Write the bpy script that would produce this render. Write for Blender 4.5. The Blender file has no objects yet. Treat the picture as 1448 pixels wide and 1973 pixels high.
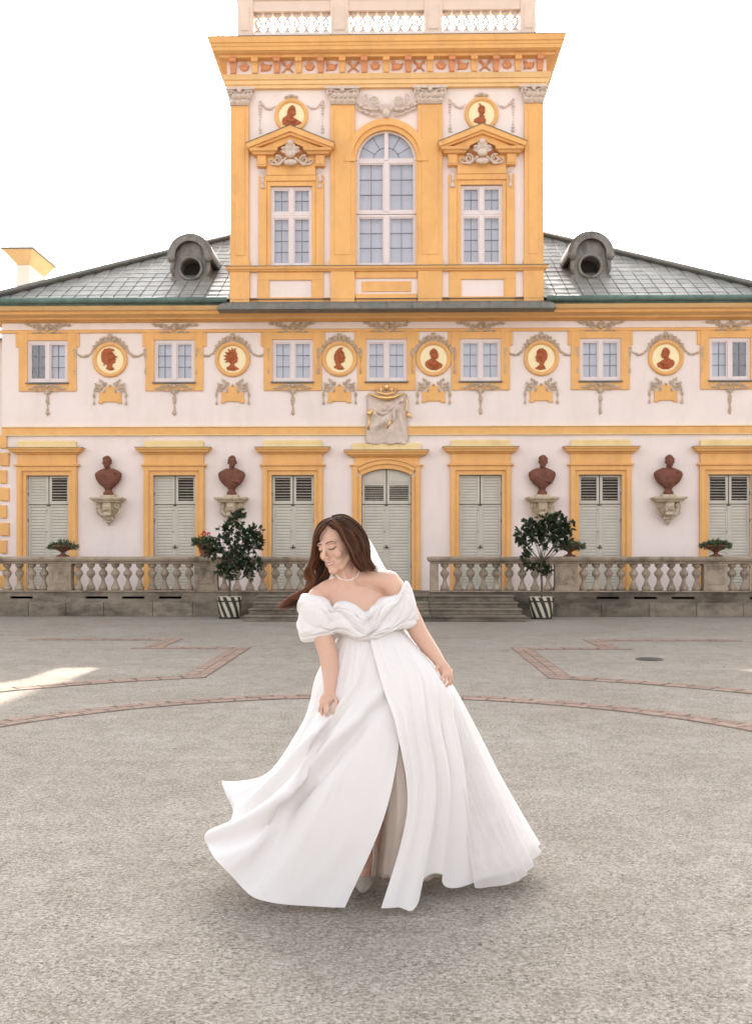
import bpy, math, random
from math import sin, cos, pi, radians, sqrt, atan2
from mathutils import Vector, Matrix
from mathutils.bvhtree import BVHTree
random.seed(7)
SC = bpy.context.scene
COL = SC.collection

# ------------------------------------------------------------------ camera, sky, sun, exposure
F, TH, CX, CH = 1918.0, 0.019, 0.22, 1.5      # focal length in photo pixels, yaw, camera x and height
cam_d = bpy.data.cameras.new('camera'); cam = bpy.data.objects.new('camera', cam_d); COL.objects.link(cam)
cam.location = (CX, 0, CH); cam.rotation_euler = (radians(90), 0, TH)
cam_d.sensor_fit = 'VERTICAL'; cam_d.sensor_height = 36.0; cam_d.lens = 36.0 * F / 1973.0
cam_d.shift_y = (1065 - 986.5) / 1973.0
cam_d.clip_start = 0.05; cam_d.clip_end = 2000
cam_d.dof.use_dof = True; cam_d.dof.focus_distance = 4.4; cam_d.dof.aperture_fstop = 9.0
SC.camera = cam
SUN_EL, SUN_AZ = radians(33.0), math.atan2(-0.035, 1.0)    # azimuth from +Y, towards -X
world = bpy.data.worlds.new('World'); SC.world = world; world.use_nodes = True
nt = world.node_tree; bg = nt.nodes['Background']
sky = nt.nodes.new('ShaderNodeTexSky'); sky.sky_type = 'NISHITA'; sky.sun_disc = False
sky.sun_elevation = SUN_EL; sky.sun_rotation = SUN_AZ
sky.dust_density = 4.0; sky.air_density = 1.0; sky.ozone_density = 1.0; sky.altitude = 100
hsv = nt.nodes.new('ShaderNodeHueSaturation'); hsv.inputs['Saturation'].default_value = 0.15
nt.links.new(sky.outputs[0], hsv.inputs['Color']); nt.links.new(hsv.outputs[0], bg.inputs[0])
bg.inputs[1].default_value = 0.15
sun_d = bpy.data.lights.new('sun', 'SUN'); sun_d.energy = 4.0; sun_d.angle = radians(0.6); sun_d.color = (1, 0.92, 0.82)
sun = bpy.data.objects.new('sun', sun_d); COL.objects.link(sun); sun.location = (0, 40, 40)
sdir = Vector((sin(SUN_AZ) * cos(SUN_EL), cos(SUN_AZ) * cos(SUN_EL), sin(SUN_EL)))
sun.rotation_euler = sdir.to_track_quat('Z', 'Y').to_euler()
SC.view_settings.view_transform = 'Standard'; SC.view_settings.look = 'None'; SC.view_settings.gamma = 1
SC.view_settings.exposure = 1.92
SC.render.engine = 'CYCLES'
SC.cycles.max_bounces = 8; SC.cycles.diffuse_bounces = 4; SC.cycles.transparent_max_bounces = 12
SC.cycles.use_denoising = True
SC.cycles.sample_clamp_indirect = 6.0

def P(px, py, Y):
    """a point of the place seen at photo pixel (px, py), on the plane at distance Y"""
    dx = (px - 724) / F; dz = (1065 - py) / F
    d = (-sin(TH) + dx * cos(TH), cos(TH) + dx * sin(TH), dz)
    t = Y / d[1]
    return Vector((CX + d[0] * t, Y, CH + dz * t))

# ------------------------------------------------------------------ materials
def mat(name, col, rough=0.8, var=0.12, scale=3.0, bump=0.0, bscale=60.0, metal=0.0, spec=0.5, blot=None, coords='Object',
        sss=0.0, coat=0.0, randv=0.0):
    m = bpy.data.materials.new(name); m.use_nodes = True
    n = m.node_tree.nodes; l = m.node_tree.links; b = n['Principled BSDF']
    b.inputs['Roughness'].default_value = rough; b.inputs['Metallic'].default_value = metal
    b.inputs['Specular IOR Level'].default_value = spec
    if coat: b.inputs['Coat Weight'].default_value = coat
    if sss:
        b.inputs['Subsurface Weight'].default_value = sss; b.inputs['Subsurface Radius'].default_value = (0.02, 0.007, 0.004)
        b.inputs['Subsurface Scale'].default_value = 0.5
    tc = n.new('ShaderNodeTexCoord')
    geo = n.new('ShaderNodeNewGeometry')
    vec = geo.outputs['Position'] if coords == 'World' else tc.outputs['Object']
    nz = n.new('ShaderNodeTexNoise'); nz.inputs['Scale'].default_value = scale; nz.inputs['Detail'].default_value = 8
    nz.inputs['Roughness'].default_value = 0.65
    l.new(vec, nz.inputs['Vector'])
    mr = n.new('ShaderNodeMapRange'); mr.inputs['From Min'].default_value = 0.3; mr.inputs['From Max'].default_value = 0.7
    l.new(nz.outputs['Fac'], mr.inputs['Value'])
    mx = n.new('ShaderNodeMix'); mx.data_type = 'RGBA'
    mx.inputs['A'].default_value = [c * (1 - var) for c in col] + [1]
    mx.inputs['B'].default_value = [min(1, c * (1 + var)) for c in col] + [1]
    l.new(mr.outputs[0], mx.inputs['Factor']); out = mx.outputs['Result']
    if blot:
        bc, bs, lo, hi, stretch = blot
        mp = n.new('ShaderNodeMapping'); mp.inputs['Scale'].default_value = stretch; l.new(vec, mp.inputs['Vector'])
        n2 = n.new('ShaderNodeTexNoise'); n2.inputs['Scale'].default_value = bs; n2.inputs['Detail'].default_value = 10
        n2.inputs['Roughness'].default_value = 0.7
        l.new(mp.outputs[0], n2.inputs['Vector'])
        m2 = n.new('ShaderNodeMapRange'); m2.inputs['From Min'].default_value = lo; m2.inputs['From Max'].default_value = hi
        l.new(n2.outputs['Fac'], m2.inputs['Value'])
        x2 = n.new('ShaderNodeMix'); x2.data_type = 'RGBA'; x2.inputs['B'].default_value = list(bc) + [1]
        l.new(out, x2.inputs['A']); l.new(m2.outputs[0], x2.inputs['Factor']); out = x2.outputs['Result']
    if randv:
        oi = n.new('ShaderNodeObjectInfo'); m3 = n.new('ShaderNodeMapRange')
        m3.inputs['To Min'].default_value = 1 - randv; m3.inputs['To Max'].default_value = 1 + randv
        l.new(oi.outputs['Random'], m3.inputs['Value'])
        vm = n.new('ShaderNodeVectorMath'); vm.operation = 'SCALE'; l.new(out, vm.inputs[0]); l.new(m3.outputs[0], vm.inputs['Scale'])
        out = vm.outputs[0]
    l.new(out, b.inputs['Base Color'])
    if bump:
        nb = n.new('ShaderNodeTexNoise'); nb.inputs['Scale'].default_value = bscale; nb.inputs['Detail'].default_value = 6
        l.new(vec, nb.inputs['Vector'])
        bp = n.new('ShaderNodeBump'); bp.inputs['Strength'].default_value = bump; bp.inputs['Distance'].default_value = 0.02
        l.new(nb.outputs['Fac'], bp.inputs['Height']); l.new(bp.outputs[0], b.inputs['Normal'])
    return m

M = {}
M['pink'] = mat('pink_plaster', (0.79, 0.675, 0.63), 0.9, 0.035, 0.8, 0.15, 30, coords='World', spec=0.2, blot=((0.68, 0.59, 0.52), 1.6, 0.48, 0.85, (1, 1, 0.3)))
M['yellow'] = mat('yellow_plaster', (0.76, 0.42, 0.16), 0.85, 0.07, 1.6, 0.2, 40, coords='World', spec=0.2, blot=((0.62, 0.33, 0.14), 2.2, 0.47, 0.8, (1, 1, 0.4)))
M['pale_yellow'] = mat('pale_yellow_plaster', (0.78, 0.58, 0.30), 0.85, 0.06, 2, 0.15, 40, coords='World', spec=0.2, blot=((0.62, 0.44, 0.2), 2.0, 0.5, 0.8, (1, 1, 0.3)))
M['peach'] = mat('peach_plaster', (0.72, 0.57, 0.47), 0.85, 0.06, 2, 0.15, 40, coords='World', spec=0.2)
M['apricot'] = mat('apricot_plaster', (0.77, 0.50, 0.24), 0.85, 0.06, 2, 0.15, 40, coords='World', spec=0.2, blot=((0.64, 0.40, 0.2), 2.0, 0.5, 0.8, (1, 1, 0.3)))
M['cream'] = mat('cream_plaster', (0.85, 0.72, 0.45), 0.85, 0.05, 3, 0.1, 40, spec=0.2)
M['stucco'] = mat('stucco_relief', (0.50, 0.38, 0.27), 0.9, 0.22, 9, 0.3, 60, coords='World', spec=0.2)
M['stucco_pale'] = mat('pale_stucco_relief', (0.62, 0.50, 0.42), 0.9, 0.15, 9, 0.3, 60, coords='World', spec=0.2)
M['terracotta'] = mat('terracotta', (0.18, 0.072, 0.048), 0.85, 0.2, 8, 0.3, 50, coords='World', spec=0.2, blot=((0.11, 0.05, 0.036), 5, 0.5, 0.75, (1, 1, 1)))
M['terracotta_relief'] = mat('terracotta_relief', (0.38, 0.11, 0.045), 0.85, 0.12, 8, 0.2, 50, coords='World', spec=0.2)
M['orange_relief'] = mat('orange_relief', (0.62, 0.27, 0.13), 0.85, 0.15, 8, 0.2, 50, coords='World', spec=0.2)
M['stone'] = mat('sandstone', (0.35, 0.275, 0.205), 0.92, 0.22, 5, 0.5, 45, coords='World', spec=0.2, blot=((0.10, 0.085, 0.065), 2.2, 0.5, 0.72, (1, 1, 1)), randv=0.12)
M['stone_dark'] = mat('weathered_sandstone', (0.21, 0.17, 0.13), 0.92, 0.25, 4, 0.5, 45, coords='World', spec=0.2, blot=((0.06, 0.05, 0.04), 1.6, 0.45, 0.7, (0.6, 1, 1.5)), randv=0.2)
M['bracket'] = mat('pale_sandstone', (0.54, 0.44, 0.315), 0.92, 0.18, 7, 0.4, 50, coords='World', spec=0.2, blot=((0.26, 0.20, 0.13), 6, 0.5, 0.75, (1, 1, 0.5)))
M['shutter'] = mat('sage_painted_wood', (0.53, 0.485, 0.41), 0.6, 0.07, 3, 0.1, 60, coords='World', spec=0.3, blot=((0.44, 0.40, 0.33), 4, 0.55, 0.8, (1, 1, 0.2)))
M['frame'] = mat('pinkish_white_paint', (0.70, 0.60, 0.58), 0.5, 0.04, 4, 0, coords='World', spec=0.4)
M['lead'] = mat('dark_glazing_bar', (0.16, 0.15, 0.16), 0.5, 0.1, 4, 0)
M['blind'] = mat('pale_blind', (0.70, 0.69, 0.75), 0.9, 0.05, 1.0, 0, coords='World')
M['dark'] = mat('dark_interior', (0.035, 0.027, 0.02), 0.9, 0.3, 1.5, 0, coords='World')
M['reflection_curtain'] = mat('brown_reflection_curtain', (0.10, 0.075, 0.05), 0.9, 0.4, 2.5, 0, coords='World')  # dark brown suggests trees reflected in the glass, put into the sheet's colour
M['copper'] = mat('green_copper', (0.105, 0.17, 0.145), 0.6, 0.3, 4, 0.2, 30, coords='World', spec=0.4, blot=((0.07, 0.075, 0.07), 3, 0.5, 0.75, (1, 1, 1)))
M['lead_sheet'] = mat('grey_sheet_metal', (0.17, 0.155, 0.135), 0.6, 0.25, 5, 0.2, 30, coords='World', spec=0.4, blot=((0.10, 0.15, 0.13), 3, 0.5, 0.7, (1, 1, 1)))
M['dormer'] = mat('brown_patina_copper', (0.19, 0.175, 0.155), 0.5, 0.25, 5, 0.3, 20, coords='World', spec=0.5, blot=((0.06, 0.045, 0.035), 2.5, 0.5, 0.7, (1, 1, 0.6)))
M['slate'] = mat('roof_sheet', (0.27, 0.262, 0.245), 0.62, 0.15, 4, 0.1, 25, coords='World', spec=0.35, blot=((0.17, 0.19, 0.17), 3, 0.5, 0.75, (1, 1, 1)), randv=0.14)
M['seam'] = mat('roof_seam', (0.10, 0.105, 0.095), 0.85, 0.15, 4, 0, coords='World', spec=0.1)
M['roof_deck'] = mat('roof_deck', (0.12, 0.11, 0.10), 0.8, 0.2, 4, 0, coords='World')
M['gold'] = mat('gilding', (0.78, 0.50, 0.22), 0.42, 0.15, 8, 0.2, 40, metal=0.9, coords='World')
M['brick'] = mat('brown_paving_brick', (0.26, 0.18, 0.14), 0.9, 0.2, 12, 0.4, 80, coords='World', spec=0.2, blot=((0.29, 0.25, 0.22), 7, 0.54, 0.75, (1, 1, 1)), randv=0.12)
M['iron'] = mat('dark_iron', (0.07, 0.062, 0.055), 0.7, 0.2, 10, 0.2, 60)
M['bark'] = mat('bark', (0.12, 0.09, 0.065), 0.9, 0.3, 30, 0.6, 60)
M['leaf'] = mat('dark_leaf', (0.028, 0.043, 0.018), 0.5, 0.5, 6, 0, coords='World', spec=0.3)
M['leaf_green'] = mat('green_leaf', (0.05, 0.075, 0.025), 0.5, 0.45, 12, 0, coords='World')
M['flower'] = mat('red_petal', (0.65, 0.09, 0.04), 0.6, 0.2, 12, 0)
M['soil'] = mat('soil', (0.04, 0.03, 0.02), 0.95, 0.3, 30, 0.5, 60)
M['pebble'] = mat('pebble', (0.24, 0.205, 0.17), 0.9, 0.45, 40, 0, coords='World')
M['pot_white'] = mat('cream_paint', (0.55, 0.49, 0.37), 0.6, 0.1, 12, 0)
M['pot_black'] = mat('black_paint', (0.03, 0.025, 0.02), 0.5, 0.2, 12, 0)

def glass_mat():
    m = bpy.data.materials.new('window_glass'); m.use_nodes = True; n = m.node_tree.nodes; l = m.node_tree.links
    n.clear(); o = n.new('ShaderNodeOutputMaterial'); t = n.new('ShaderNodeBsdfTransparent'); g = n.new('ShaderNodeBsdfGlossy')
    g.inputs['Roughness'].default_value = 0.03; g.inputs['Color'].default_value = (0.97, 0.96, 0.98, 1)
    t.inputs['Color'].default_value = (0.95, 0.95, 0.96, 1)
    mx = n.new('ShaderNodeMixShader'); fr = n.new('ShaderNodeFresnel'); fr.inputs['IOR'].default_value = 1.6
    nz = n.new('ShaderNodeTexNoise'); nz.inputs['Scale'].default_value = 2.5
    bp = n.new('ShaderNodeBump'); bp.inputs['Strength'].default_value = 0.06; tc = n.new('ShaderNodeNewGeometry')
    l.new(tc.outputs['Position'], nz.inputs['Vector']); l.new(nz.outputs['Fac'], bp.inputs['Height']); l.new(bp.outputs[0], g.inputs['Normal'])
    l.new(fr.outputs[0], mx.inputs[0]); l.new(t.outputs[0], mx.inputs[1]); l.new(g.outputs[0], mx.inputs[2]); l.new(mx.outputs[0], o.inputs[0])
    return m
M['glass'] = glass_mat()

def ground_mat():
    m = bpy.data.materials.new('gravel'); m.use_nodes = True; n = m.node_tree.nodes; l = m.node_tree.links; b = n['Principled BSDF']
    b.inputs['Roughness'].default_value = 1.0; b.inputs['Specular IOR Level'].default_value = 0.03
    g = n.new('ShaderNodeNewGeometry'); pos = g.outputs['Position']
    def noise(s, d=4, r=0.6):
        x = n.new('ShaderNodeTexNoise'); x.inputs['Scale'].default_value = s; x.inputs['Detail'].default_value = d
        x.inputs['Roughness'].default_value = r; l.new(pos, x.inputs['Vector']); return x
    def rng(v, a, c, t0=0, t1=1):
        x = n.new('ShaderNodeMapRange'); x.inputs['From Min'].default_value = a; x.inputs['From Max'].default_value = c
        x.inputs['To Min'].default_value = t0; x.inputs['To Max'].default_value = t1; l.new(v, x.inputs['Value']); return x.outputs[0]
    def mix(f, A, B):
        x = n.new('ShaderNodeMix'); x.data_type = 'RGBA'
        l.new(f, x.inputs['Factor'])
        for k, v in (('A', A), ('B', B)):
            if isinstance(v, tuple): x.inputs[k].default_value = v + (1,)
            else: l.new(v, x.inputs[k])
        return x.outputs['Result']
    big = noise(0.7, 9, 0.7); med = noise(6, 8, 0.7); fine = noise(110, 3, 0.7); vor = n.new('ShaderNodeTexVoronoi')
    vor.inputs['Scale'].default_value = 105; l.new(pos, vor.inputs['Vector'])
    sp = noise(48, 7, 0.9)
    c = mix(rng(big.outputs['Fac'], 0.35, 0.65), (0.345, 0.303, 0.265), (0.435, 0.392, 0.35))
    c = mix(rng(med.outputs['Fac'], 0.42, 0.75, 0, 0.6), c, (0.23, 0.20, 0.165))
    sep = n.new('ShaderNodeSeparateColor'); l.new(vor.outputs['Color'], sep.inputs[0])
    c = mix(rng(sep.outputs[0], 0.0, 1.0, 0, 0.65), c, (0.115, 0.098, 0.072))
    c = mix(rng(sep.outputs[1], 0.84, 0.99, 0, 0.35), c, (0.46, 0.43, 0.38))
    cl_ = noise(3.2, 6, 0.7)
    mp = n.new('ShaderNodeMapping'); mp.inputs['Scale'].default_value = (0.75, 1.15, 1); l.new(pos, mp.inputs[0]); l.new(mp.outputs[0], sp.inputs['Vector'])
    mm = n.new('ShaderNodeMath'); mm.operation = 'MULTIPLY'; l.new(rng(sp.outputs['Fac'], 0.51, 0.58, 0, 1), mm.inputs[0]); l.new(rng(cl_.outputs['Fac'], 0.40, 0.60, 0.30, 0.95), mm.inputs[1])
    c = mix(mm.outputs[0], c, (0.07, 0.057, 0.042))
    l.new(c, b.inputs['Base Color'])
    bp = n.new('ShaderNodeBump'); bp.inputs['Strength'].default_value = 0.25; bp.inputs['Distance'].default_value = 0.003
    l.new(vor.outputs['Distance'], bp.inputs['Height'])
    bp2 = n.new('ShaderNodeBump'); bp2.inputs['Strength'].default_value = 0.15; bp2.inputs['Distance'].default_value = 0.02
    l.new(sp.outputs['Fac'], bp2.inputs['Height']); l.new(bp.outputs[0], bp2.inputs['Normal'])
    l.new(bp2.outputs[0], b.inputs['Normal'])
    return m
M['gravel'] = ground_mat()

# ------------------------------------------------------------------ mesh builder
WP = {}
class MB:
    def __init__(s): s.v = []; s.f = []
    def add(s, vs, fs):
        o = len(s.v); s.v.extend(tuple(p) for p in vs); s.f.extend([tuple(i + o for i in f) for f in fs])
    def box(s, x0, x1, y0, y1, z0, z1):
        s.add([(x0,y0,z0),(x1,y0,z0),(x1,y1,z0),(x0,y1,z0),(x0,y0,z1),(x1,y0,z1),(x1,y1,z1),(x0,y1,z1)],
              [(0,3,2,1),(4,5,6,7),(0,1,5,4),(1,2,6,5),(2,3,7,6),(3,0,4,7)])
    def prism(s, poly, y0, y1, inset=0.0):
        """poly: (x, z) outline, extruded from y1 (back) to y0 (front); inset shrinks the front towards the middle"""
        a = sum(poly[i][0] * poly[(i + 1) % len(poly)][1] - poly[(i + 1) % len(poly)][0] * poly[i][1] for i in range(len(poly)))
        if a < 0: poly = poly[::-1]
        n = len(poly); cx = sum(p[0] for p in poly) / n; cz = sum(p[1] for p in poly) / n
        fr = [(cx + (p[0] - cx) * (1 - inset), y0, cz + (p[1] - cz) * (1 - inset)) for p in poly]
        s.add(fr + [(p[0], y1, p[1]) for p in poly],
              [tuple(range(n)), tuple(range(2 * n - 1, n - 1, -1))] + [(i, n + i, n + (i + 1) % n, (i + 1) % n) for i in range(n)])
    def sphere(s, c, r, nu=8, nv=5):
        if not hasattr(r, '__len__'): r = (r, r, r)
        vs = [(c[0], c[1], c[2] + r[2])]
        for j in range(1, nv):
            t = pi * j / nv
            for i in range(nu):
                a = 2 * pi * i / nu; vs.append((c[0] + r[0] * sin(t) * cos(a), c[1] + r[1] * sin(t) * sin(a), c[2] + r[2] * cos(t)))
        vs.append((c[0], c[1], c[2] - r[2])); fs = []
        for i in range(nu):
            k = (i + 1) % nu; fs.append((0, 1 + i, 1 + k))
            for j in range(nv - 2): b = 1 + j * nu; fs.append((b + i, b + nu + i, b + nu + k, b + k))
            b = 1 + (nv - 2) * nu; fs.append((b + i, len(vs) - 1, b + k))
        s.add(vs, fs)
    def tube(s, pts, rad, n=8, flat=1.0, up=None):
        pts = [Vector(p) for p in pts]
        if not hasattr(rad, '__len__'): rad = [rad] * len(pts)
        vs = []; fs = []; prev = None
        for i, p in enumerate(pts):
            d = (pts[min(i + 1, len(pts) - 1)] - pts[max(i - 1, 0)])
            d = d.normalized() if d.length > 1e-9 else Vector((0, 0, 1))
            if prev is None:
                a = Vector(up) if up else (Vector((0, 0, 1)) if abs(d.z) < 0.9 else Vector((0, 1, 0)))
            else: a = prev
            u = (a - d * a.dot(d)).normalized(); w = d.cross(u); prev = u
            for k in range(n):
                t = 2 * pi * k / n; vs.append(p + (u * cos(t) * flat + w * sin(t)) * rad[i])
        for i in range(len(pts) - 1):
            for k in range(n): fs.append((i*n + k, i*n + (k+1) % n, (i+1)*n + (k+1) % n, (i+1)*n + k))
        fs.append(tuple(range(n - 1, -1, -1))); fs.append(tuple(range((len(pts) - 1) * n, len(pts) * n)))
        s.add(vs, fs)
    def limb(s, pts, rad, n=16, flat=1.0, up=None):
        """a closed rounded tube"""
        s.tube(pts, rad, n, flat, up)
        s.sphere(pts[0], rad[0] * (0.98 if flat == 1 else 0.75), n, 8); s.sphere(pts[-1], rad[-1] * (0.98 if flat == 1 else 0.8), n, 8)
    def lathe(s, prof, c=(0, 0, 0), n=16, axis='z'):
        vs = []; fs = []
        for (r, h) in prof:
            for k in range(n):
                a = 2 * pi * k / n
                if axis == 'z': vs.append((c[0] + r * cos(a), c[1] + r * sin(a), c[2] + h))
                else: vs.append((c[0] + r * cos(a), c[1] + h, c[2] + r * sin(a)))
        for i in range(len(prof) - 1):
            for k in range(n):
                q = (i*n + k, i*n + (k+1) % n, (i+1)*n + (k+1) % n, (i+1)*n + k)
                fs.append(q)
        fs.append(tuple(range(n - 1, -1, -1))); fs.append(tuple(range((len(prof) - 1) * n, len(prof) * n)))
        s.add(vs, fs)
    def mould(s, prof, x0, x1, yf, yb, ends=True):
        """profile (projection, z) swept along the left side, the front and the right side"""
        k = len(prof); vs = []
        for (p, z) in prof: vs += [(x0 - p, yb, z), (x0 - p, yf - p, z), (x1 + p, yf - p, z), (x1 + p, yb, z)]
        fs = []
        for i in range(k - 1):
            for j in range(3): a = i * 4 + j; b = a + 4; fs.append((a, a + 1, b + 1, b))
        fs.append((0, 3, 2, 1)); fs.append(((k-1)*4, (k-1)*4 + 1, (k-1)*4 + 2, (k-1)*4 + 3))
        s.add(vs, fs)
    def build(s, name, m, parent=None, origin=None, smooth=False, kind=None, fix=True):
        me = bpy.data.meshes.new(name)
        if origin is None:
            xs = [p[0] for p in s.v]; ys = [p[1] for p in s.v]; zs = [p[2] for p in s.v]
            origin = ((min(xs) + max(xs)) / 2, (min(ys) + max(ys)) / 2, min(zs))
        me.from_pydata([(p[0] - origin[0], p[1] - origin[1], p[2] - origin[2]) for p in s.v], [], s.f)
        if fix:
            import bmesh
            bm = bmesh.new(); bm.from_mesh(me); bmesh.ops.recalc_face_normals(bm, faces=bm.faces); bm.to_mesh(me); bm.free()
        me.materials.append(m)
        if smooth: me.shade_smooth()
        o = bpy.data.objects.new(name, me); COL.objects.link(o); place(o, origin, parent)
        if kind: o['kind'] = kind
        return o
def place(o, w, parent=None):
    w = Vector(w); o.parent = parent
    o.location = w - WP[parent.name] if parent else w
    WP[o.name] = w
def put(o, w, parent=None):
    """a linked copy of one object (mesh data shared) at world position w"""
    c = o.copy(); COL.objects.link(c); place(c, w, parent); return c
def piece(name, me, w, parent, m=None):
    o = bpy.data.objects.new(name, me); COL.objects.link(o); place(o, w, parent); return o
def thing(name, label, cat, w, group=None):
    o = bpy.data.objects.new(name, None); COL.objects.link(o); place(o, w); o.empty_display_size = 0.3
    o['label'] = label; o['category'] = cat
    if group: o['group'] = group
    return o
def sharp(o, w=0.01, seg=2):
    b = o.modifiers.new('bevel', 'BEVEL'); b.width = w; b.segments = seg; b.limit_method = 'ANGLE'; b.angle_limit = radians(40); return o
def wall_holes(mb, x0, x1, z0, z1, y, holes, t):
    """a wall sheet at y with rectangular openings and reveals of depth t"""
    xs = sorted(set([x0, x1] + [h[0] for h in holes] + [h[1] for h in holes]))
    zs = sorted(set([z0, z1] + [h[2] for h in holes] + [h[3] for h in holes]))
    for i in range(len(xs) - 1):
        for j in range(len(zs) - 1):
            cx = (xs[i] + xs[i+1]) / 2; cz = (zs[j] + zs[j+1]) / 2
            if any(h[0] < cx < h[1] and h[2] < cz < h[3] for h in holes): continue
            mb.add([(xs[i], y, zs[j]), (xs[i+1], y, zs[j]), (xs[i+1], y, zs[j+1]), (xs[i], y, zs[j+1])], [(0, 1, 2, 3)])
    for (a, b, c, d) in holes:
        mb.add([(a,y,c),(a,y+t,c),(a,y+t,d),(a,y,d)], [(0,1,2,3)]); mb.add([(b,y,c),(b,y,d),(b,y+t,d),(b,y+t,c)], [(0,1,2,3)])
        mb.add([(a,y,c),(b,y,c),(b,y+t,c),(a,y+t,c)], [(0,1,2,3)]); mb.add([(a,y,d),(a,y+t,d),(b,y+t,d),(b,y,d)], [(0,1,2,3)])
def arc(cx, cz, r, a0, a1, n): return [(cx + r * cos(a0 + (a1 - a0) * i / n), cz + r * sin(a0 + (a1 - a0) * i / n)) for i in range(n + 1)]

# ------------------------------------------------------------------ ground
g = MB()
g.add([(-300, -300, 0), (300, -300, 0), (300, 300, 0), (-300, 300, 0)], [(0, 1, 2, 3)])
ground = g.build('gravel_ground', M['gravel'], origin=(0, 0, 0)); ground['kind'] = 'structure'
# loose stones lying on the near gravel
pb = MB(); rs = random.Random(3)
for i in range(9000):
    Y = 2.9 + 5.5 * rs.random() ** 1.6; X = (rs.random() - 0.5) * Y * 0.86 + 0.1
    r = rs.uniform(0.0012, 0.0035) * (1.8 if rs.random() < 0.04 else 1); a = rs.random() * 3
    vs = [(X + r * 1.3 * cos(a + k * pi / 2) * rs.uniform(.7, 1.2), Y + r * 1.3 * sin(a + k * pi / 2) * rs.uniform(.7, 1.2), 0.0005) for k in range(4)]
    pb.add(vs + [(X, Y, r * 1.0)], [(0, 1, 4), (1, 2, 4), (2, 3, 4), (3, 0, 4)])
pebbles = pb.build('loose_gravel', M['pebble'], kind='stuff', fix=False)

# brick bands let into the gravel
edging = bpy.data.objects.new('brick_edging', None); COL.objects.link(edging); place(edging, (0, 6.6, 0)); edging['kind'] = 'structure'
def brick_mesh(w, l, h=0.03):
    b = MB(); c = 0.006
    b.add([(-w/2, -l/2, -0.03), (w/2, -l/2, -0.03), (w/2, l/2, -0.03), (-w/2, l/2, -0.03),
           (-w/2, -l/2, h - c - 0.02), (w/2, -l/2, h - c - 0.02), (w/2, l/2, h - c - 0.02), (-w/2, l/2, h - c - 0.02),
           (-w/2 + c, -l/2 + c, h - 0.02), (w/2 - c, -l/2 + c, h - 0.02), (w/2 - c, l/2 - c, h - 0.02), (-w/2 + c, l/2 - c, h - 0.02)],
          [(8, 9, 10, 11), (4, 5, 9, 8), (5, 6, 10, 9), (6, 7, 11, 10), (7, 4, 8, 11), (0, 1, 5, 4), (1, 2, 6, 5), (2, 3, 7, 6), (3, 0, 4, 7)])
    me = bpy.data.meshes.new('brick'); me.from_pydata(b.v, [], b.f); me.materials.append(M['brick']); return me
BR = brick_mesh(0.24, 0.135); BRs = brick_mesh(0.105, 0.28)
def lay(x, y, a, me):
    o = piece('brick', me, (x, y, 0.0 + random.uniform(-.003, .003)), edging); o.rotation_euler = (random.uniform(-.01, .01), random.uniform(-.01, .01), a + random.uniform(-.01, .01))
CY = 6.6; bedding = MB()
def ring(r0, r1, a0, a1, n=80):
    for i in range(n):
        p = [(r * cos(a0 + (a1 - a0) * (i + k) / n), CY + r * sin(a0 + (a1 - a0) * (i + k) / n), 0.004) for r, k in ((r0, 0), (r1, 0), (r1, 1), (r0, 1))]
        bedding.add(p, [(0, 1, 2, 3)])
# circle: one course of headers across the band
R0 = 3.68
n = int((pi * 0.86) * (R0 + .14) / 0.262)
for i in range(n):
    a = radians(12) + (pi - radians(24)) * (i + .5) / n
    for k in range(2): lay((R0 + 0.07 + .145 * k) * cos(a + k*.03), CY + (R0 + 0.07 + .145 * k) * sin(a + k*.03), a - pi / 2, BR)
ring(R0 - .01, R0 + .30, radians(0), radians(360))
R1 = 5.67
for s in (0, 1):
    a0, a1 = (radians(20), radians(69)) if s == 0 else (radians(111), radians(160))
    n = int((a1 - a0) * (R1 + .14) / 0.262)
    for i in range(n):
        a = a0 + (a1 - a0) * (i + .5) / n
        for k in range(2): lay((R1 + 0.07 + .145 * k) * cos(a), CY + (R1 + 0.07 + .145 * k) * sin(a), a - pi / 2, BR)
    ring(R1 - .01, R1 + .30, a0, a1, 30)
def band(x0, x1, y0, y1):
    bedding.add([(x0, y0, 0.005), (x1, y0, 0.005), (x1, y1, 0.005), (x0, y1, 0.005)], [(0, 1, 2, 3)])
    if abs(x1 - x0) > abs(y1 - y0):
        n = int(round((x1 - x0) / 0.262))
        for i in range(n):
            for k in range(2): lay(x0 + (x1 - x0) * (i + .5) / n, y0 + .07 + .145 * k, 0, BR)
    else:
        n = int(round((y1 - y0) / 0.262))
        for i in range(n):
            for k in range(2): lay(x0 + .07 + .145 * k, y0 + (y1 - y0) * (i + .5) / n, pi / 2, BR)
for s in (1, -1):
    def sb(x0, x1, y0, y1): band(min(s*x0, s*x1), max(s*x0, s*x1), y0, y1)
    sb(2.05, 2.345, 11.95, 15.45); sb(2.05, 3.9, 15.45, 15.75); sb(3.45, 3.745, 15.75, 16.95); sb(3.45, 6.1, 16.95, 17.25)
bed = bedding.build('brick_bedding', mat('dirty_bedding', (0.10, 0.08, 0.065), 0.95, 0.3, 20, 0.4, 60, coords='World'), edging)
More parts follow.
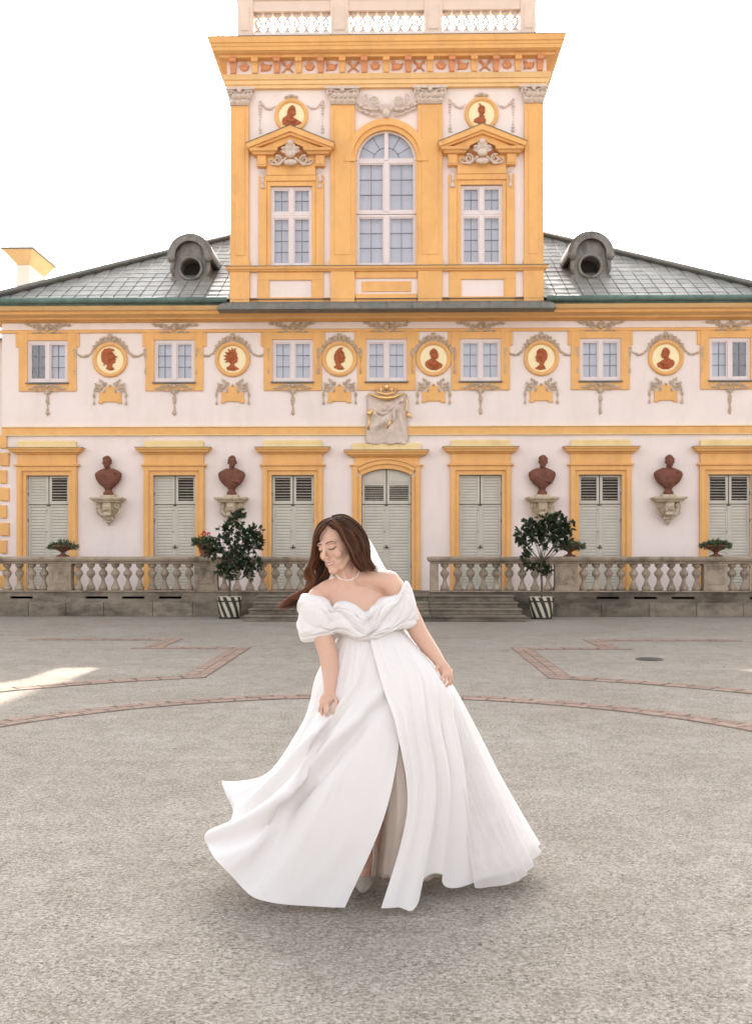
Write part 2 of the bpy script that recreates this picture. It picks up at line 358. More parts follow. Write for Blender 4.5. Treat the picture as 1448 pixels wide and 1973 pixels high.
# drain cover
dc = thing('drain_cover', 'small round dark drain cover in the gravel, right of the right-hand brick zigzag', 'drain cover', (P(1250, 1270, 14.05).x, 14.05, 0))
x, y = P(1250, 1270, 14.05).x, 14.05
MB_ = MB(); MB_.lathe([(0.19, 0.0), (0.19, 0.014), (0.165, 0.016), (0.165, 0.010)], (x, y, 0), 24); MB_.build('rim', M['iron'], dc)
MB_ = MB(); MB_.lathe([(0.16, 0.0), (0.16, 0.012), (0.15, 0.014)], (x, y, 0), 24)
for i in range(-3, 4): MB_.box(x - sqrt(.14**2 - (i*.04)**2), x + sqrt(.14**2 - (i*.04)**2), y + i*.04 - .008, y + i*.04 + .008, 0.012, 0.02)
MB_.build('lid', M['iron'], dc)

# ------------------------------------------------------------------ palace
YF, YT = 26.0, 25.4          # planes of the long front and of the tower front
palace = thing('palace', 'pink and yellow baroque palace with a tall central tower, copper roof, medallions and shuttered doors', 'palace', (0, YF, 0))
FL = 0.52                     # terrace floor
XD = [-8.89, -5.55, -2.445, 0.0, 2.445, 5.55, 8.89]
XM = [-7.24, -4.02, -1.226, 1.226, 4.02, 7.24]
DH = [0.555] * 3 + [0.65] + [0.555] * 3
# long front wall with window and door openings
holes = []
for i, x in enumerate(XD):
    holes.append((x - DH[i], x + DH[i], FL, 3.70 if i == 3 else 3.53))
    holes.append((x - 0.53, x + 0.53, 5.97, 7.055))
w = MB(); wall_holes(w, -10.1, 10.1, 0.0, 7.7, YF, holes, 0.30)
w.add([(-10.1, YF, 0), (-10.1, 44.4, 0), (-10.1, 44.4, 7.7), (-10.1, YF, 7.7)], [(0, 1, 2, 3)])
w.add([(10.1, YF, 0), (10.1, 44.4, 0), (10.1, 44.4, 7.7), (10.1, YF, 7.7)], [(0, 3, 2, 1)])
w.add([(-10.1, 44.4, 0), (10.1, 44.4, 0), (10.1, 44.4, 7.7), (-10.1, 44.4, 7.7)], [(0, 1, 2, 3)])
w.build('wall', M['pink'], palace, (0, YF, 0), fix=False)
w = MB(); w.box(-10.0, 10.0, YF + 1.2, YF + 1.25, 0.5, 7.6); w.box(-10, 10, YF + .31, YF + 1.2, 4.6, 4.7); w.box(-10, 10, YF + .31, YF + 1.2, 0.45, 0.515)
w.build('interior_wall', M['dark'], palace)
# side wings further back
for s in (-1, 1):
    w = MB(); a, b = (s * 10.12, s * 26); w.box(min(a, b), max(a, b), 27.5, 36, 0, 7.4); w.build('wing_wall', M['pink'], palace)
    w = MB(); x0, x1 = min(a, b), max(a, b)
    w.add([(x0, 27.2, 7.4), (x1, 27.2, 7.4), (x1, 36.3, 7.4), (x0, 36.3, 7.4), (x0, 31.7, 8.9), (x1, 31.7, 8.9)], [(0, 1, 5, 4), (2, 3, 4, 5), (0, 4, 3), (1, 2, 5), (0, 3, 2, 1)])
    w.build('wing_roof', M['slate'], palace)

# main cornice (only the stretches outside and under the tower; one sweep)
prof = [(0.0, 7.27), (0.05, 7.27), (0.05, 7.34), (0.015, 7.352), (0.015, 7.53), (0.06, 7.54), (0.13, 7.57), (0.2, 7.575), (0.22, 7.62), (0.38, 7.64), (0.44, 7.66), (0.46, 7.72), (0.56, 7.74), (0.62, 7.80), (0.64, 7.86), (0.0, 7.88)]
w = MB(); w.mould(prof[4:], -10.1, 10.1, YF, 44); w.build('cornice', M['apricot'], palace)
w = MB(); w.mould(prof[:4] , -10.1, 10.1, YF, 30); w.build('cornice_moulding', M['yellow'], palace)
w = MB(); w.mould([(0.385, 7.642), (0.45, 7.655), (0.475, 7.70), (0.475, 7.72), (0.4, 7.725)], -10.1, 10.1, YF, 30); w.mould([(0.07, 7.54), (0.14, 7.565), (0.215, 7.575), (0.21, 7.60)], -10.1, 10.1, YF, 30)
w.build('cornice_band', M['yellow'], palace)
w = MB(); w.box(-10.1, 10.1, YF - .02, YF, 7.356, 7.525); w.build('frieze', M['pink'], palace)
# belt course
w = MB()
for a, b in ((-10.1, -0.52), (0.52, 10.1)):
    w.box(a, b, YF - .05, YF, 4.60, 4.78)
w.box(-10.1, 10.1, YF - .035, YF, 4.60, 4.775); o = w.build('belt_course', M['yellow'], palace); sharp(o)
w = MB(); w.box(-10.1, 10.1, YF - .075, YF, 4.782, 4.805); w.box(-10.1, 10.1, YF - .07, YF, 4.572, 4.598); w.build('belt_moulding', M['pale_yellow'], palace)
# corner quoins
for s in (-1, 1):
    z = 0.55; k = 0
    while z < 4.4:
        w = MB(); L = 0.26 if k % 2 else 0.20; a, b = s * 10.16, s * (10.16 - L); w.box(min(a, b), max(a, b), YF - .06, YF + .4, z + .012, z + .36)
        sharp(w.build('quoin', M['yellow'], palace), 0.02); z += 0.46; k += 1

# green gutter and lead strip under the tower
for s in (-1, 1):
    w = MB(); xs = [s * 4.06, s * 10.7]
    w.tube([(min(xs), YF - .74, 7.94), (max(xs), YF - .74, 7.94)], 0.075, 10); w.box(min(xs), max(xs), YF - .68, YF - .60, 7.83, 7.90)
    w.build('gutter', M['copper'], palace, smooth=True)
w = MB(); w.mould([(0.0, 7.66), (0.30, 7.66), (0.30, 7.69), (0.24, 7.80), (0.12, 7.885), (0.0, 7.90)], -3.98, 3.98, YT, YT + .6); w.build('lead_flashing', M['lead_sheet'], palace)
w = MB()
for i in range(13):
    x = -3.9 + i * .65; w.tube([(x, YT - .302, 7.69), (x, YT - .245, 7.803), (x, YT - .12, 7.89)], 0.012, 5)
w.build('flashing_seam', M['lead_sheet'], palace)

# roof: deck, sheets laid one by one on the visible front slope, hips
EY, EZ, SL, HW = 25.3, 7.96, 0.60, 10.3
w = MB(); AY = EY + HW; AZ = EZ + HW * SL
w.add([(-HW, EY, EZ), (HW, EY, EZ), (HW, EY + 2*HW, EZ), (-HW, EY + 2*HW, EZ), (0, AY, AZ)], [(0, 1, 4), (1, 2, 4), (2, 3, 4), (3, 0, 4), (0, 3, 2, 1)])
roof = w.build('roof', M['roof_deck'], palace, (0, EY, EZ))
nrm = Vector((0, -SL, 1)).normalized(); up = Vector((0, 1, SL)).normalized()
def roofp(x, s, h): return Vector((x, EY, EZ)) + up * s + nrm * h
sw, sh = 0.335, 0.40; shared = None
rr = random.Random(5)
for side in (-1, 1):
    row = 0
    while True:
        s0 = row * sh; s1 = s0 + sh - .012
        t1 = s1 * up.y; lim = HW - .1 - t1
        if lim < 4.1 or row > 17: break
        j = 0
        while True:
            xa = 4.0 + j * sw - (0.0); xb = xa + sw - .014; j += 1
            if (xa + xb) / 2 > HW - .1 - (s0 + s1) / 2 * up.y: break
            if side > 0: a, b = xa, xb
            else: a, b = -xb, -xa
            la, lb = HW - .08 - s0 * up.y, HW - .08 - s1 * up.y
            h0 = 0.022 + rr.uniform(-.003, .003); h1 = 0.012; tw = rr.uniform(-.003, .003)
            def cl(x, l): return max(-l, min(l, x))
            b4 = [roofp(cl(a, la), s0 - .02, h0 + tw), roofp(cl(b, la), s0 - .02, h0 - tw), roofp(cl(b, lb), s1, h1), roofp(cl(a, lb), s1, h1)]
            m_ = MB(); m_.add(b4 + [p - nrm * .012 for p in b4], [(0, 1, 2, 3), (4, 7, 6, 5), (0, 4, 5, 1), (1, 5, 6, 2), (2, 6, 7, 3), (3, 7, 4, 0)])
            m_.build('roof_sheet', M['slate'], roof, fix=False)
        row += 1
    # standing seams between the columns and the hip roll
    m_ = MB(); j = 0
    while True:
        x = 4.0 + j * sw - .007; j += 1
        smax = (HW - .15 - x) / up.y
        if smax < .15: break
        m_.tube([roofp(side * x, 0, .020), roofp(side * x, min(smax, 7.4), .020)], 0.009, 5)
    m_.build('seam', M['seam'], roof, smooth=True)
    m_ = MB(); hp = [(side * HW, EY - .05, EZ + .03), (0, AY, AZ + .06)]
    m_.tube(hp, 0.10, 8); m_.tube([(p[0] - side*.16, p[1] - .16, p[2] + 0.01) for p in hp], 0.045, 6)
    m_.build('hip_roll', M['lead_sheet'], roof, smooth=True)
m_ = MB()
for side in (-1, 1):
    m_.add([(side*HW, EY, EZ + .03), (side*HW, EY + 2*HW, EZ + .03), (0, AY, AZ + .03)], [(0, 1, 2) if side > 0 else (0, 2, 1)])
m_.build('side_slope', M['slate'], roof, fix=False)

# dormers
for cx in (-5.28, 5.44):
    y0 = 26.75; d = MB()
    pts = [(cx - .70, 8.62), (cx - .62, 8.80), (cx - .46, 8.98), (cx - .46, 9.55)] + [(cx + .46 * cos(a), 9.55 + .40 * sin(a)) for a in [pi - pi * k / 12 for k in range(1, 12)]] + [(cx + .46, 9.55), (cx + .46, 8.98), (cx + .62, 8.80), (cx + .70, 8.62)]
    # front plate with a round opening: outer outline resampled against a circle
    n = 40; circ = [(cx + .27 * cos(2*pi*k/n), 9.17 + .27 * sin(2*pi*k/n)) for k in range(n)]
    def ray_out(a):
        dx, dz = cos(a), sin(a); best = None
        for i in range(len(pts)):
            (x1, z1), (x2, z2) = pts[i], pts[(i + 1) % len(pts)]
            ex, ez = x2 - x1, z2 - z1; den = dx * ez - dz * ex
            if abs(den) < 1e-9: continue
            t = ((x1 - cx) * ez - (z1 - 9.17) * ex) / den; u = ((x1 - cx) * dz - (z1 - 9.17) * dx) / den
            if t > 0 and -1e-6 <= u <= 1 + 1e-6 and (best is None or t < best): best = t
        return (cx + dx * best, 9.17 + dz * best)
    outr = [ray_out(2 * pi * k / n) for k in range(n)]
    vs = [(p[0], y0, p[1]) for p in circ] + [(p[0], y0, p[1]) for p in outr] + [(p[0], y0 + .5, p[1]) for p in circ] + [(p[0], y0 + 3.0, p[1]) for p in outr]
    fs = []
    for k in range(n):
        q = (k + 1) % n; fs += [(k, q, n + q, n + k), (k, 2*n + k, 2*n + q, q), (n + k, n + q, 3*n + q, 3*n + k)]
    d.add(vs, fs); dm = d.build('dormer', M['dormer'], palace, (cx, y0, 8.62)); sharp(dm, .02)
    d = MB(); d.lathe([(.27, 0.0), (.29, -.05), (.34, -.07), (.37, -.04), (.38, 0.0)], (cx, y0, 9.17), 28, 'y'); 
    d2 = MB(); nn = 28
    vs = []; 
    for (r, h) in [(.26, 0.02), (.265, -.05), (.30, -.075), (.34, -.055), (.355, 0.0)]:
        for k in range(nn): a = 2*pi*k/nn; vs.append((cx + r*cos(a), y0 + h, 9.17 + r*sin(a)))
    fs = [(i*nn + k, i*nn + (k+1) % nn, (i+1)*nn + (k+1) % nn, (i+1)*nn + k) for i in range(4) for k in range(nn)]
    d2.add(vs, fs); d2.build('rim', M['dormer'], dm, smooth=True)
    d = MB(); d.lathe([(.27, 0), (.27, .01)], (cx, y0 + .45, 9.17), 20, 'y'); d.build('opening', M['dark'], dm)
    # hooded arch over the front
    d = MB()
    for (ra, rb, ya, th) in ((.40, .62, y0 - .10, .16), (.40, .53, y0 - .17, .07)):
        o_ = arc(cx, 9.47, rb, radians(-8), radians(188), 20); i_ = arc(cx, 9.47, ra, radians(188), radians(-8), 20)
        pl = o_ + i_; k = len(o_)
        vs = [(p[0], ya, p[1]) for p in pl] + [(p[0], ya + th + 1.2, p[1]) for p in pl]; N = len(pl); fs = []
        for i in range(k - 1): fs.append((i, i + 1, N - 2 - i, N - 1 - i)); fs.append((N + i, 2*N - 1 - i, 2*N - 2 - i, N + i + 1))
        for i in range(N): fs.append((i, N + i, N + (i+1) % N, (i+1) % N))
        d.add(vs, fs)
    d.build('hood', M['dormer'], dm)
    d = MB()
    for s in (-1, 1):
        d.sphere((cx + s * .49, y0 - .12, 9.42), (.11, .09, .11), 10, 6); d.tube([(cx + s*.47, y0 - .06, 9.35), (cx + s*.50, y0 - .06, 9.1), (cx + s*.46, y0 - .05, 8.95)], [.07, .05, .03], 8)
    d.build('scroll', M['dormer'], dm, smooth=True)
    d = MB(); d.box(cx - .75, cx + .75, y0 - .16, y0 + .3, 8.55, 8.66); d.build('apron', M['lead_sheet'], dm)

# chimney behind the left hip
c0, c1 = P(32, 500, 30.4), P(57, 500, 30.4)
ch = MB(); ch.box(c0.x, c1.x, 30.4, 31.8, 7.0, 10.35); chim = ch.build('chimney', mat('pale_render', (0.80, 0.70, 0.60), .9, .05, 2, 0, coords='World'), palace)
ch = MB(); xa, xb, ya, yb = c0.x - .3, c1.x + .02 + .0, 30.15, 32.6
ch.add([(c0.x, 30.4, 10.36), (c1.x, 30.4, 10.36), (c1.x, 31.8, 10.36), (c0.x, 31.8, 10.36),
        (c0.x - .32, 30.05, 10.74), (c1.x + .22, 30.05, 10.74), (c1.x + .22, 32.1, 10.74), (c0.x - .32, 32.1, 10.74)],
       [(0, 3, 2, 1), (4, 5, 6, 7), (0, 1, 5, 4), (1, 2, 6, 5), (2, 3, 7, 6), (3, 0, 4, 7)]); ch.build('chimney_cap', M['apricot'], chim)
ch = MB(); ch.box(c0.x - .36, c1.x + .26, 30.01, 32.15, 10.745, 10.79); ch.build('cap_sheet', M['lead_sheet'], chim)

# ---- windows of the upper storey
def box_mesh(name, w_, d_, h_, m):
    b = MB(); b.box(-w_/2, w_/2, -d_/2, d_/2, -h_/2, h_/2); me = bpy.data.meshes.new(name); me.from_pydata(b.v, [], b.f); me.materials.append(m); return me
def casement(x, y, z0, hw, h, cols, rows, parent, fr, name='window', blindmat='blind', panes_me={}, mull=0.05, leafs=2, transom=None):
    """white frame with leafs side by side, each of cols x rows panes; y is the glass plane"""
    ex = 0.055
    b = MB(); b.box(x - hw, x - hw + ex, y - .05, y + .05, z0, z0 + h); b.box(x + hw - ex, x + hw, y - .05, y + .05, z0, z0 + h)
    b.box(x - hw + ex, x + hw - ex, y - .05, y + .05, z0, z0 + ex * 1.2); b.box(x - hw + ex, x + hw - ex, y - .05, y + .05, z0 + h - ex, z0 + h)
    b.box(x - mull, x + mull, y - .065, y + .03, z0 + ex, z0 + h - ex)
    for s in (-1, 1):     # sash frames
        a, c = sorted((x + s * mull, x + s * (hw - ex))); q = .035; zz0, zz1 = z0 + ex * 1.2, z0 + h - ex
        b.box(a, a + q, y - .03, y + .03, zz0, zz1); b.box(c - q, c, y - .03, y + .03, zz0, zz1)
        b.box(a + q, c - q, y - .03, y + .03, zz0, zz0 + q * 1.3); b.box(a + q, c - q, y - .03, y + .03, zz1 - q, zz1)
    win = b.build(name, M['frame'], parent, (x, y, z0))
    bars = MB()
    for s in (-1, 1):
        a, c = sorted((x + s * mull, x + s * (hw - ex))); a += .035; c -= .035; zz0, zz1 = z0 + ex * 1.2 + .045, z0 + h - ex - .035
        for i in range(1, cols): xx = a + (c - a) * i / cols; bars.box(xx - .009, xx + .009, y - .018, y + .018, zz0, zz1)
        for j in range(1, rows): zz = zz0 + (zz1 - zz0) * j / rows; bars.box(a, c, y - .014, y + .014, zz - .009, zz + .009)
        key = (round(c - a, 3), round(zz1 - zz0, 3), cols, rows)
        if key not in panes_me: panes_me[key] = box_mesh('pane', (c - a) / cols - .004, .004, (zz1 - zz0) / rows - .004, M['glass'])
        for i in range(cols):
            for j in range(rows):
                o = piece('pane', panes_me[key], (a + (c - a) * (i + .5) / cols, y, zz0 + (zz1 - zz0) * (j + .5) / rows), win)
                o.rotation_euler = (random.uniform(-.012, .012), 0, random.uniform(-.012, .012))
        bm_ = blindmat if isinstance(blindmat, str) else blindmat[0 if s < 0 else 1]
        k = MB(); k.box(a - .05, c + .05, y + .14, y + .15, z0, z0 + h); k.build('blind' if bm_ == 'blind' else 'reflection_curtain', M[bm_], win)
    bars.build('glazing_bars', M['lead'], win)
    return win
for i, x in enumerate(XD):
    z0, h = 5.97, 1.085
    # yellow surround, four pieces butted
    b = MB(); o_ = .76; b.box(x - o_, x - .53, YF - .04, YF + .0, 5.74, 7.286); b.box(x + .53, x + o_, YF - .04, YF + .0, 5.74, 7.286)
    b.box(x - .53, x + .53, YF - .04, YF, 5.74, 5.93); b.box(x - .53, x + .53, YF - .04, YF, 7.075, 7.268)
    for s in (-1, 1): b.box(min(x + s*o_, x + s*(o_ - .0)) if 0 else x + s*.80 - .04, x + s*.80 + .04, YF - .035, YF, 6.9, 7.266)
    sharp(b.build('window_surround', M['yellow'], palace), .008)
    bm_ = {0: ('reflection_curtain', 'blind'), 6: ('blind', 'reflection_curtain')}.get(i, 'blind')  # end windows: one leaf backed by a dark sheet imitating a tree reflection
    wn = casement(x, YF + .06, z0, .53, h, 2, 3, palace, None, blindmat=bm_)
    b = MB(); b.box(x - .57, x + .57, YF - .09, YF + .05, 5.935, 5.968); b.build('window_sill', M['lead_sheet'], wn)

# ---- stucco ornaments
def sc(mb, cx, cz, y, r, th, dir=1, turns=1.4, a0=0.0, n=18):
    pts = [(cx + dir * r * (1 - .75 * t) * cos(a0 + turns * 2 * pi * t), y, cz + r * (1 - .75 * t) * sin(a0 + turns * 2 * pi * t)) for t in [k / n for k in range(n + 1)]]
    mb.tube(pts, [th * (1 - .4 * k / n) for k in range(n + 1)], 5)
def garland(mb, a, b, sag, n, r, y, jit=.3):
    for k in range(n + 1):
        t = k / n; q = r * (.75 + .5 * sin(pi * t)) * random.uniform(1 - jit, 1 + jit)
        mb.sphere((a[0] + (b[0] - a[0]) * t + random.uniform(-1, 1)*r*.3, y, a[1] + (b[1] - a[1]) * t - sag * 4 * t * (1 - t) + random.uniform(-1, 1)*r*.3), (q, q * .7, q * .8), 6, 4)
def drop(mb, x, z0, z1, n, r, y, taper=True):
    for k in range(n):
        t = k / max(1, n - 1); q = r * (1.0 + .35 * sin(2.2 * pi * t + .5)) * (.75 if taper and (k == 0) else 1) * random.uniform(.8, 1.15)
        mb.sphere((x + random.uniform(-.2, .2) * r, y, z0 + (z1 - z0) * t), (q, q * .6, q * .75), 6, 4)
def leaf(mb, x, z, ang, L, wd, y, th=.03):
    c, s = cos(ang), sin(ang); P_ = [(0, 0), (.3, .5), (.7, .42), (1, 0), (.7, -.42), (.3, -.5)]
    vs = [(x + (p[0]*L*c - p[1]*wd*s), y, z + (p[0]*L*s + p[1]*wd*c)) for p in P_] + [(x + .45*L*c, y - th, z + .45*L*s)]
    mb.add(vs, [(i, (i+1) % 6, 6) for i in range(6)])
random.seed(21)
for i, x in enumerate(XD):
    # shell and spread leaves on the frieze above the window
    b = MB(); y = YF - .05
    for k in range(7): leaf(b, x, 7.36, radians(20 + 140 * k / 6), .17 + .03 * sin(k), .07, y, .05)
    for s in (-1, 1):
        sc(b, x + s*.20, 7.36, y - .01, .07, .018, s, 1.3, -.5); sc(b, x + s*.33, 7.43, y - .01, .055, .014, -s, 1.2, 1.0)
        for k in range(5): leaf(b, x + s*(.14 + .085*k), 7.42 + .012*k, (0.25 if s > 0 else pi - .25) + random.uniform(-.5, .5), .17, .07, y, .04)
        for k in range(3): leaf(b, x + s*(.08 + .1*k), 7.28, (-.1 if s > 0 else pi + .1), .14, .05, y, .04)
        b.tube([(x + s*.05, y, 7.26), (x + s*.2, y - .02, 7.30), (x + s*.34, y, 7.25)], [.018, .018, .008], 5)
    b.sphere((x, y - .02, 7.36), (.06, .05, .07), 8, 6)
    b.build('window_crest', M['stucco'], palace)
    if i != 3:   # apron with hanging drop
        b = MB(); y = YF - .055
        for k in range(5): leaf(b, x, 5.78, radians(-150 + 120 * k / 4), .13, .07, y, .04)
        for s in (-1, 1):
            sc(b, x + s*.12, 5.83, y, .07, .018, s, 1.3, 0); sc(b, x + s*.27, 5.82, y, .06, .016, -s, 1.2, 0)
            b.tube([(x + s*.03, y, 5.90), (x + s*.25, y, 5.89), (x + s*.45, y, 5.80)], [.022, .02, .01], 5)
            leaf(b, x + s*.32, 5.80, 0 if s > 0 else pi, .2, .07, y); garland(b, (x + s*.12, 5.76), (x + s*.42, 5.80), .03, 5, .022, y)
        b.sphere((x, y - .01, 5.86), (.05, .04, .05), 8, 5); b.sphere((x, y - .01, 5.69), (.045, .04, .06), 8, 5)
        drop(b, x, 5.60, 5.16, 9, .042, YF - .02)
        leaf(b, x, 5.2, -pi / 2, .12, .07, YF - .01)
        b.build('window_apron', M['stucco'], palace)
# ---- medallions
base_ = [(-.35,-.8),(-.16,-.5),(-.26,-.28),(-.42,-.05),(-.46,.25),(-.36,.55),(-.12,.74),(.15,.72),(.3,.55),(.33,.36),(.31,.28),(.45,.05),(.37,.0),(.40,-.1),(.35,-.16),(.36,-.26),(.16,-.32),(.12,-.48),(.34,-.66),(.46,-.76),(.1,-.88)]
helmet = [(-.52,-.48),(-.42,-.30),(-.60,-.12),(-.66,.25),(-.60,.6),(-.40,.82),(-.05,.88),(.28,.80),(.33,.68),(.02,.58),(.05,.5),(.26,.46),(.40,.30),(.60,.20),(.40,.16),(.44,.0),(.37,-.05),(.39,-.22),(.18,-.30),(.16,-.5),(.34,-.74),(.0,-.80),(-.30,-.62),(-.2,-.45),(-.32,-.32)]
radiate = [(-.40,-.8),(-.45,-.6),(-.16,-.42),(-.24,-.2),(-.40,-.22),(-.58,-.28),(-.42,-.08),(-.66,-.02),(-.44,.14),(-.70,.26),(-.40,.34),(-.58,.56),(-.28,.52),(-.36,.8),(-.10,.66),(-.06,.92),(.06,.70),(.24,.88),(.22,.6),(.33,.40),(.31,.26),(.42,.04),(.34,0),(.37,-.12),(.31,-.24),(.14,-.30),(.12,-.46),(.5,-.72),(.1,-.88)]
hood = [(-.45,-.62),(-.25,-.45),(-.38,-.1),(-.40,.25),(-.26,.60),(.0,.85),(.30,.86),(.16,.66),(.30,.5),(.33,.3),(.45,.04),(.36,.0),(.38,-.14),(.30,-.25),(.12,-.3),(.1,-.45),(.38,-.76),(.0,-.82)]
draped = [(-.62,-.45),(-.58,-.22),(-.30,-.06),(-.18,.02),(-.22,.18),(-.30,.34),(-.24,.60),(-.02,.78),(.18,.70),(.28,.50),(.27,.40),(.38,.22),(.30,.18),(.31,.06),(.22,-.02),(.10,-.06),(.30,-.20),(.66,-.44),(.58,-.66),(.2,-.86),(-.2,-.84),(-.5,-.66)]
veiled = [(-.72,-.5),(-.66,-.2),(-.34,.02),(-.30,.4),(-.12,.72),(.1,.84),(.26,.7),(.33,.4),(.26,.3),(.34,.14),(.26,.1),(.24,-.02),(.10,-.1),(.5,-.34),(.82,-.56),(.4,-.78),(-.2,-.84),(-.6,-.72)]
spiked = [(-.62,-.6),(-.52,-.36),(-.16,-.18),(-.14,.04),(-.26,.2),(-.28,.45),(-.16,.62),(-.2,.9),(.0,.7),(.22,.62),(.26,.4),(.22,.3),(.26,.12),(.14,.06),(.14,-.12),(.3,-.14),(.18,-.24),(.34,-.42),(.3,-.66),(-.1,-.8)]
def medallion(x, z, y, R, poly, flip, big, kind):
    nn = 36
    b = MB(); vs = []; pr = [(R, 0), (R, -.05), (R * .95, -.075), (R * .86, -.075), (R * .82, -.05), (R * .78, -.045), (R * .76, -.02)]
    for (r, h) in pr:
        for k in range(nn): a = 2*pi*k/nn; vs.append((x + r*cos(a), y + h, z + r*sin(a)))
    b.add(vs, [(i*nn + k, i*nn + (k+1) % nn, (i+1)*nn + (k+1) % nn, (i+1)*nn + k) for i in range(len(pr) - 1) for k in range(nn)])
    md = b.build('medallion', M['yellow'], palace, (x, y, z), smooth=True)
    b = MB(); b.lathe([(R * .80, 0), (R * .80, -.022)], (x, y, z), nn, 'y'); b.build('field', M['cream'], md)
    b = MB(); f = -1 if flip else 1; S = R * .80
    # the head is pillowed: nested layers, each smaller and further out
    pl = [(x + f * p[0] * S, z + p[1] * S * .97) for p in poly]
    b.prism(pl, y - .05, y - .02, .03)
    o = b.build('portrait', M['terracotta_relief'], md); sharp(o, .018, 2)
    b = MB(); hx, hz = x + f * (sum(p[0] for p in poly if p[1] > 0) / sum(1 for p in poly if p[1] > 0)) * S, z + .28 * S
    b.sphere((hx, y - .045, hz), (S*.25, .035, S*.30), 12, 8); b.sphere((hx + f*S*.12, y - .05, hz - S*.15), (S*.13, .03, S*.14), 10, 6)
    b.sphere((x, y - .045, z - .60*S), (S*.27, .03, S*.13), 10, 6)
    b.tube([(hx - f*S*.2, y - .07, hz + S*.1), (hx, y - .085, hz + S*.2), (hx + f*S*.18, y - .07, hz + S*.12)], S*.035, 5)
    b.tube([(hx - f*S*.1, y - .06, hz - S*.3), (hx - f*S*.08, y - .07, hz - S*.5)], S*.04, 5)
    if kind == 'draped':
        for k in range(4): b.tube([(x - f*S*(.4 - .1*k), y - .05, z - S*(.35 + .08*k)), (x, y - .075, z - S*(.50 + .08*k)), (x + f*S*(.4 - .05*k), y - .05, z - S*(.35 + .1*k))], S*.03, 5)
    b.build('portrait_relief', M['terracotta_relief'], md, smooth=True)
    b = MB()
    if big:
        for k in range(9):
            a = radians(40 + 100 * k / 8); leaf(b, x + R*1.0*cos(a), z + R*1.0*sin(a), a, .14 + .05 * sin(pi*k/8), .10, y - .03, .05)
        for s in (-1, 1):
            sc(b, x + s*.13, z + R + .06, y - .04, .075, .02, s, 1.3, .3); sc(b, x + s*.27, z + R - .05, y - .04, .06, .018, -s, 1.3, 1.2)
            b.tube([(x + s*(R*cos(a) + .05), y - .03, z + R*sin(a) + .05) for a in [radians(70 - 8*k) for k in range(8)]], [.025]*7 + [.01], 5)
        b.sphere((x, y - .05, z + R + .13), (.07, .05, .06), 8, 6)
        for k in range(3): leaf(b, x, z + R + .13, radians(60 + 30*k), .10, .06, y - .04)
    else:
        for k in range(5): leaf(b, x, z + R, radians(30 + 120*k/4), .13, .08, y - .03, .05)
        for s in (-1, 1): sc(b, x + s*.11, z + R + .01, y - .04, .06, .018, s, 1.2, .3)
    b.build('crest', M['stucco'], md)
    return md
polys = [(helmet, 0, ''), (radiate, 0, ''), (hood, 0, ''), (draped, 0, 'draped'), (base_, 1, ''), (draped, 1, 'draped')]
for i, x in enumerate(XM):
    z = 6.56; pl, fl, kd = polys[i]
    md = medallion(x, z, YF - .0, .46, pl, fl, True, kd)
    narrow = abs(x) < 2
    # garlands and drops at both sides
    reach = 0.52 if narrow else 0.92
    for s in (-1, 1):
        b = MB()
        garland(b, (x + s*.42, z + .28), (x + s*reach, z + (.16 if narrow else .22)), .03 if narrow else .16, 7 if narrow else 10, .03, YF - .03)
        drop(b, x + s*(reach + (.03 if narrow else .02)), z + .26, z - .36, 11, .036, YF - .055 if narrow else YF - .03)
        sc(b, x + s*reach, z + .24, YF - .04, .05, .014, s, 1.2, 0)
        b.build('garland', M['stucco'], md)
    b = MB()    # plaque
    pq = [(-.30, -.15), (.30, -.15), (.30, .10), (.20, .10), (.12, .24), (.05, .26), (0, .33), (-.05, .26), (-.12, .24), (-.20, .10), (-.30, .10)]
    b.prism([(x + p[0], 5.60 + p[1]) for p in pq], YF - .045, YF, .03); b.box(x - .31, x - .19, YF - .05, YF, 5.415, 5.47); b.box(x + .19, x + .31, YF - .05, YF, 5.415, 5.47)
    sharp(b.build('plaque', M['yellow'], palace), .008)
    b = MB(); y = YF - .06
    for s in (-1, 1):
        sc(b, x + s*.30, 5.80, y, .10, .022, -s, 1.4, 1.0); sc(b, x + s*.16, 5.93, y + .02, .06, .018, s, 1.2, 2.5)
        b.tube([(x + s*.20, y + .02, 6.02), (x + s*.14, y, 5.90), (x + s*.22, y, 5.80), (x + s*.38, y, 5.84), (x + s*.41, y, 5.70)], [.012, .022, .026, .02, .02], 5)
        leaf(b, x + s*.22, 5.95, pi/2 - s*.5, .13, .06, y); leaf(b, x + s*.3, 5.86, pi/2 - s*.9, .14, .07, y); leaf(b, x + s*.12, 5.78, -pi/2 + s*.4, .12, .05, y)
        drop(b, x + s*.42, 5.68, 5.40, 7, .03, YF - .03)
    b.sphere((x, y, 5.87), (.03, .03, .03), 6, 4)
    b.build('plaque_scrollwork', M['stucco'], palace)

# ---- door surrounds and louvred shutters
def slat_mesh(w_, tilt, h=.050):
    b = MB(); t = .010; c, s = cos(tilt), sin(tilt)
    q = [(-t/2, -h/2), (t/2, -h/2), (t/2, h/2), (-t/2, h/2)]; q = [(p[0]*c - p[1]*s, p[0]*s + p[1]*c) for p in q]
    b.add([(-w_/2, p[0], p[1]) for p in q] + [(w_/2, p[0], p[1]) for p in q], [(0, 1, 2, 3), (7, 6, 5, 4), (0, 4, 5, 1), (1, 5, 6, 2), (2, 6, 7, 3), (3, 7, 4, 0)])
    me = bpy.data.meshes.new('slat'); me.from_pydata(b.v, [], b.f); me.materials.append(M['shutter']); return me
SM = {}
def slat(kind, w_):
    k = (kind, round(w_, 3))
    if k not in SM: SM[k] = slat_mesh(w_, radians(-20), .084) if kind == 'shut' else slat_mesh(w_, radians(-74), .044)
    return SM[k]
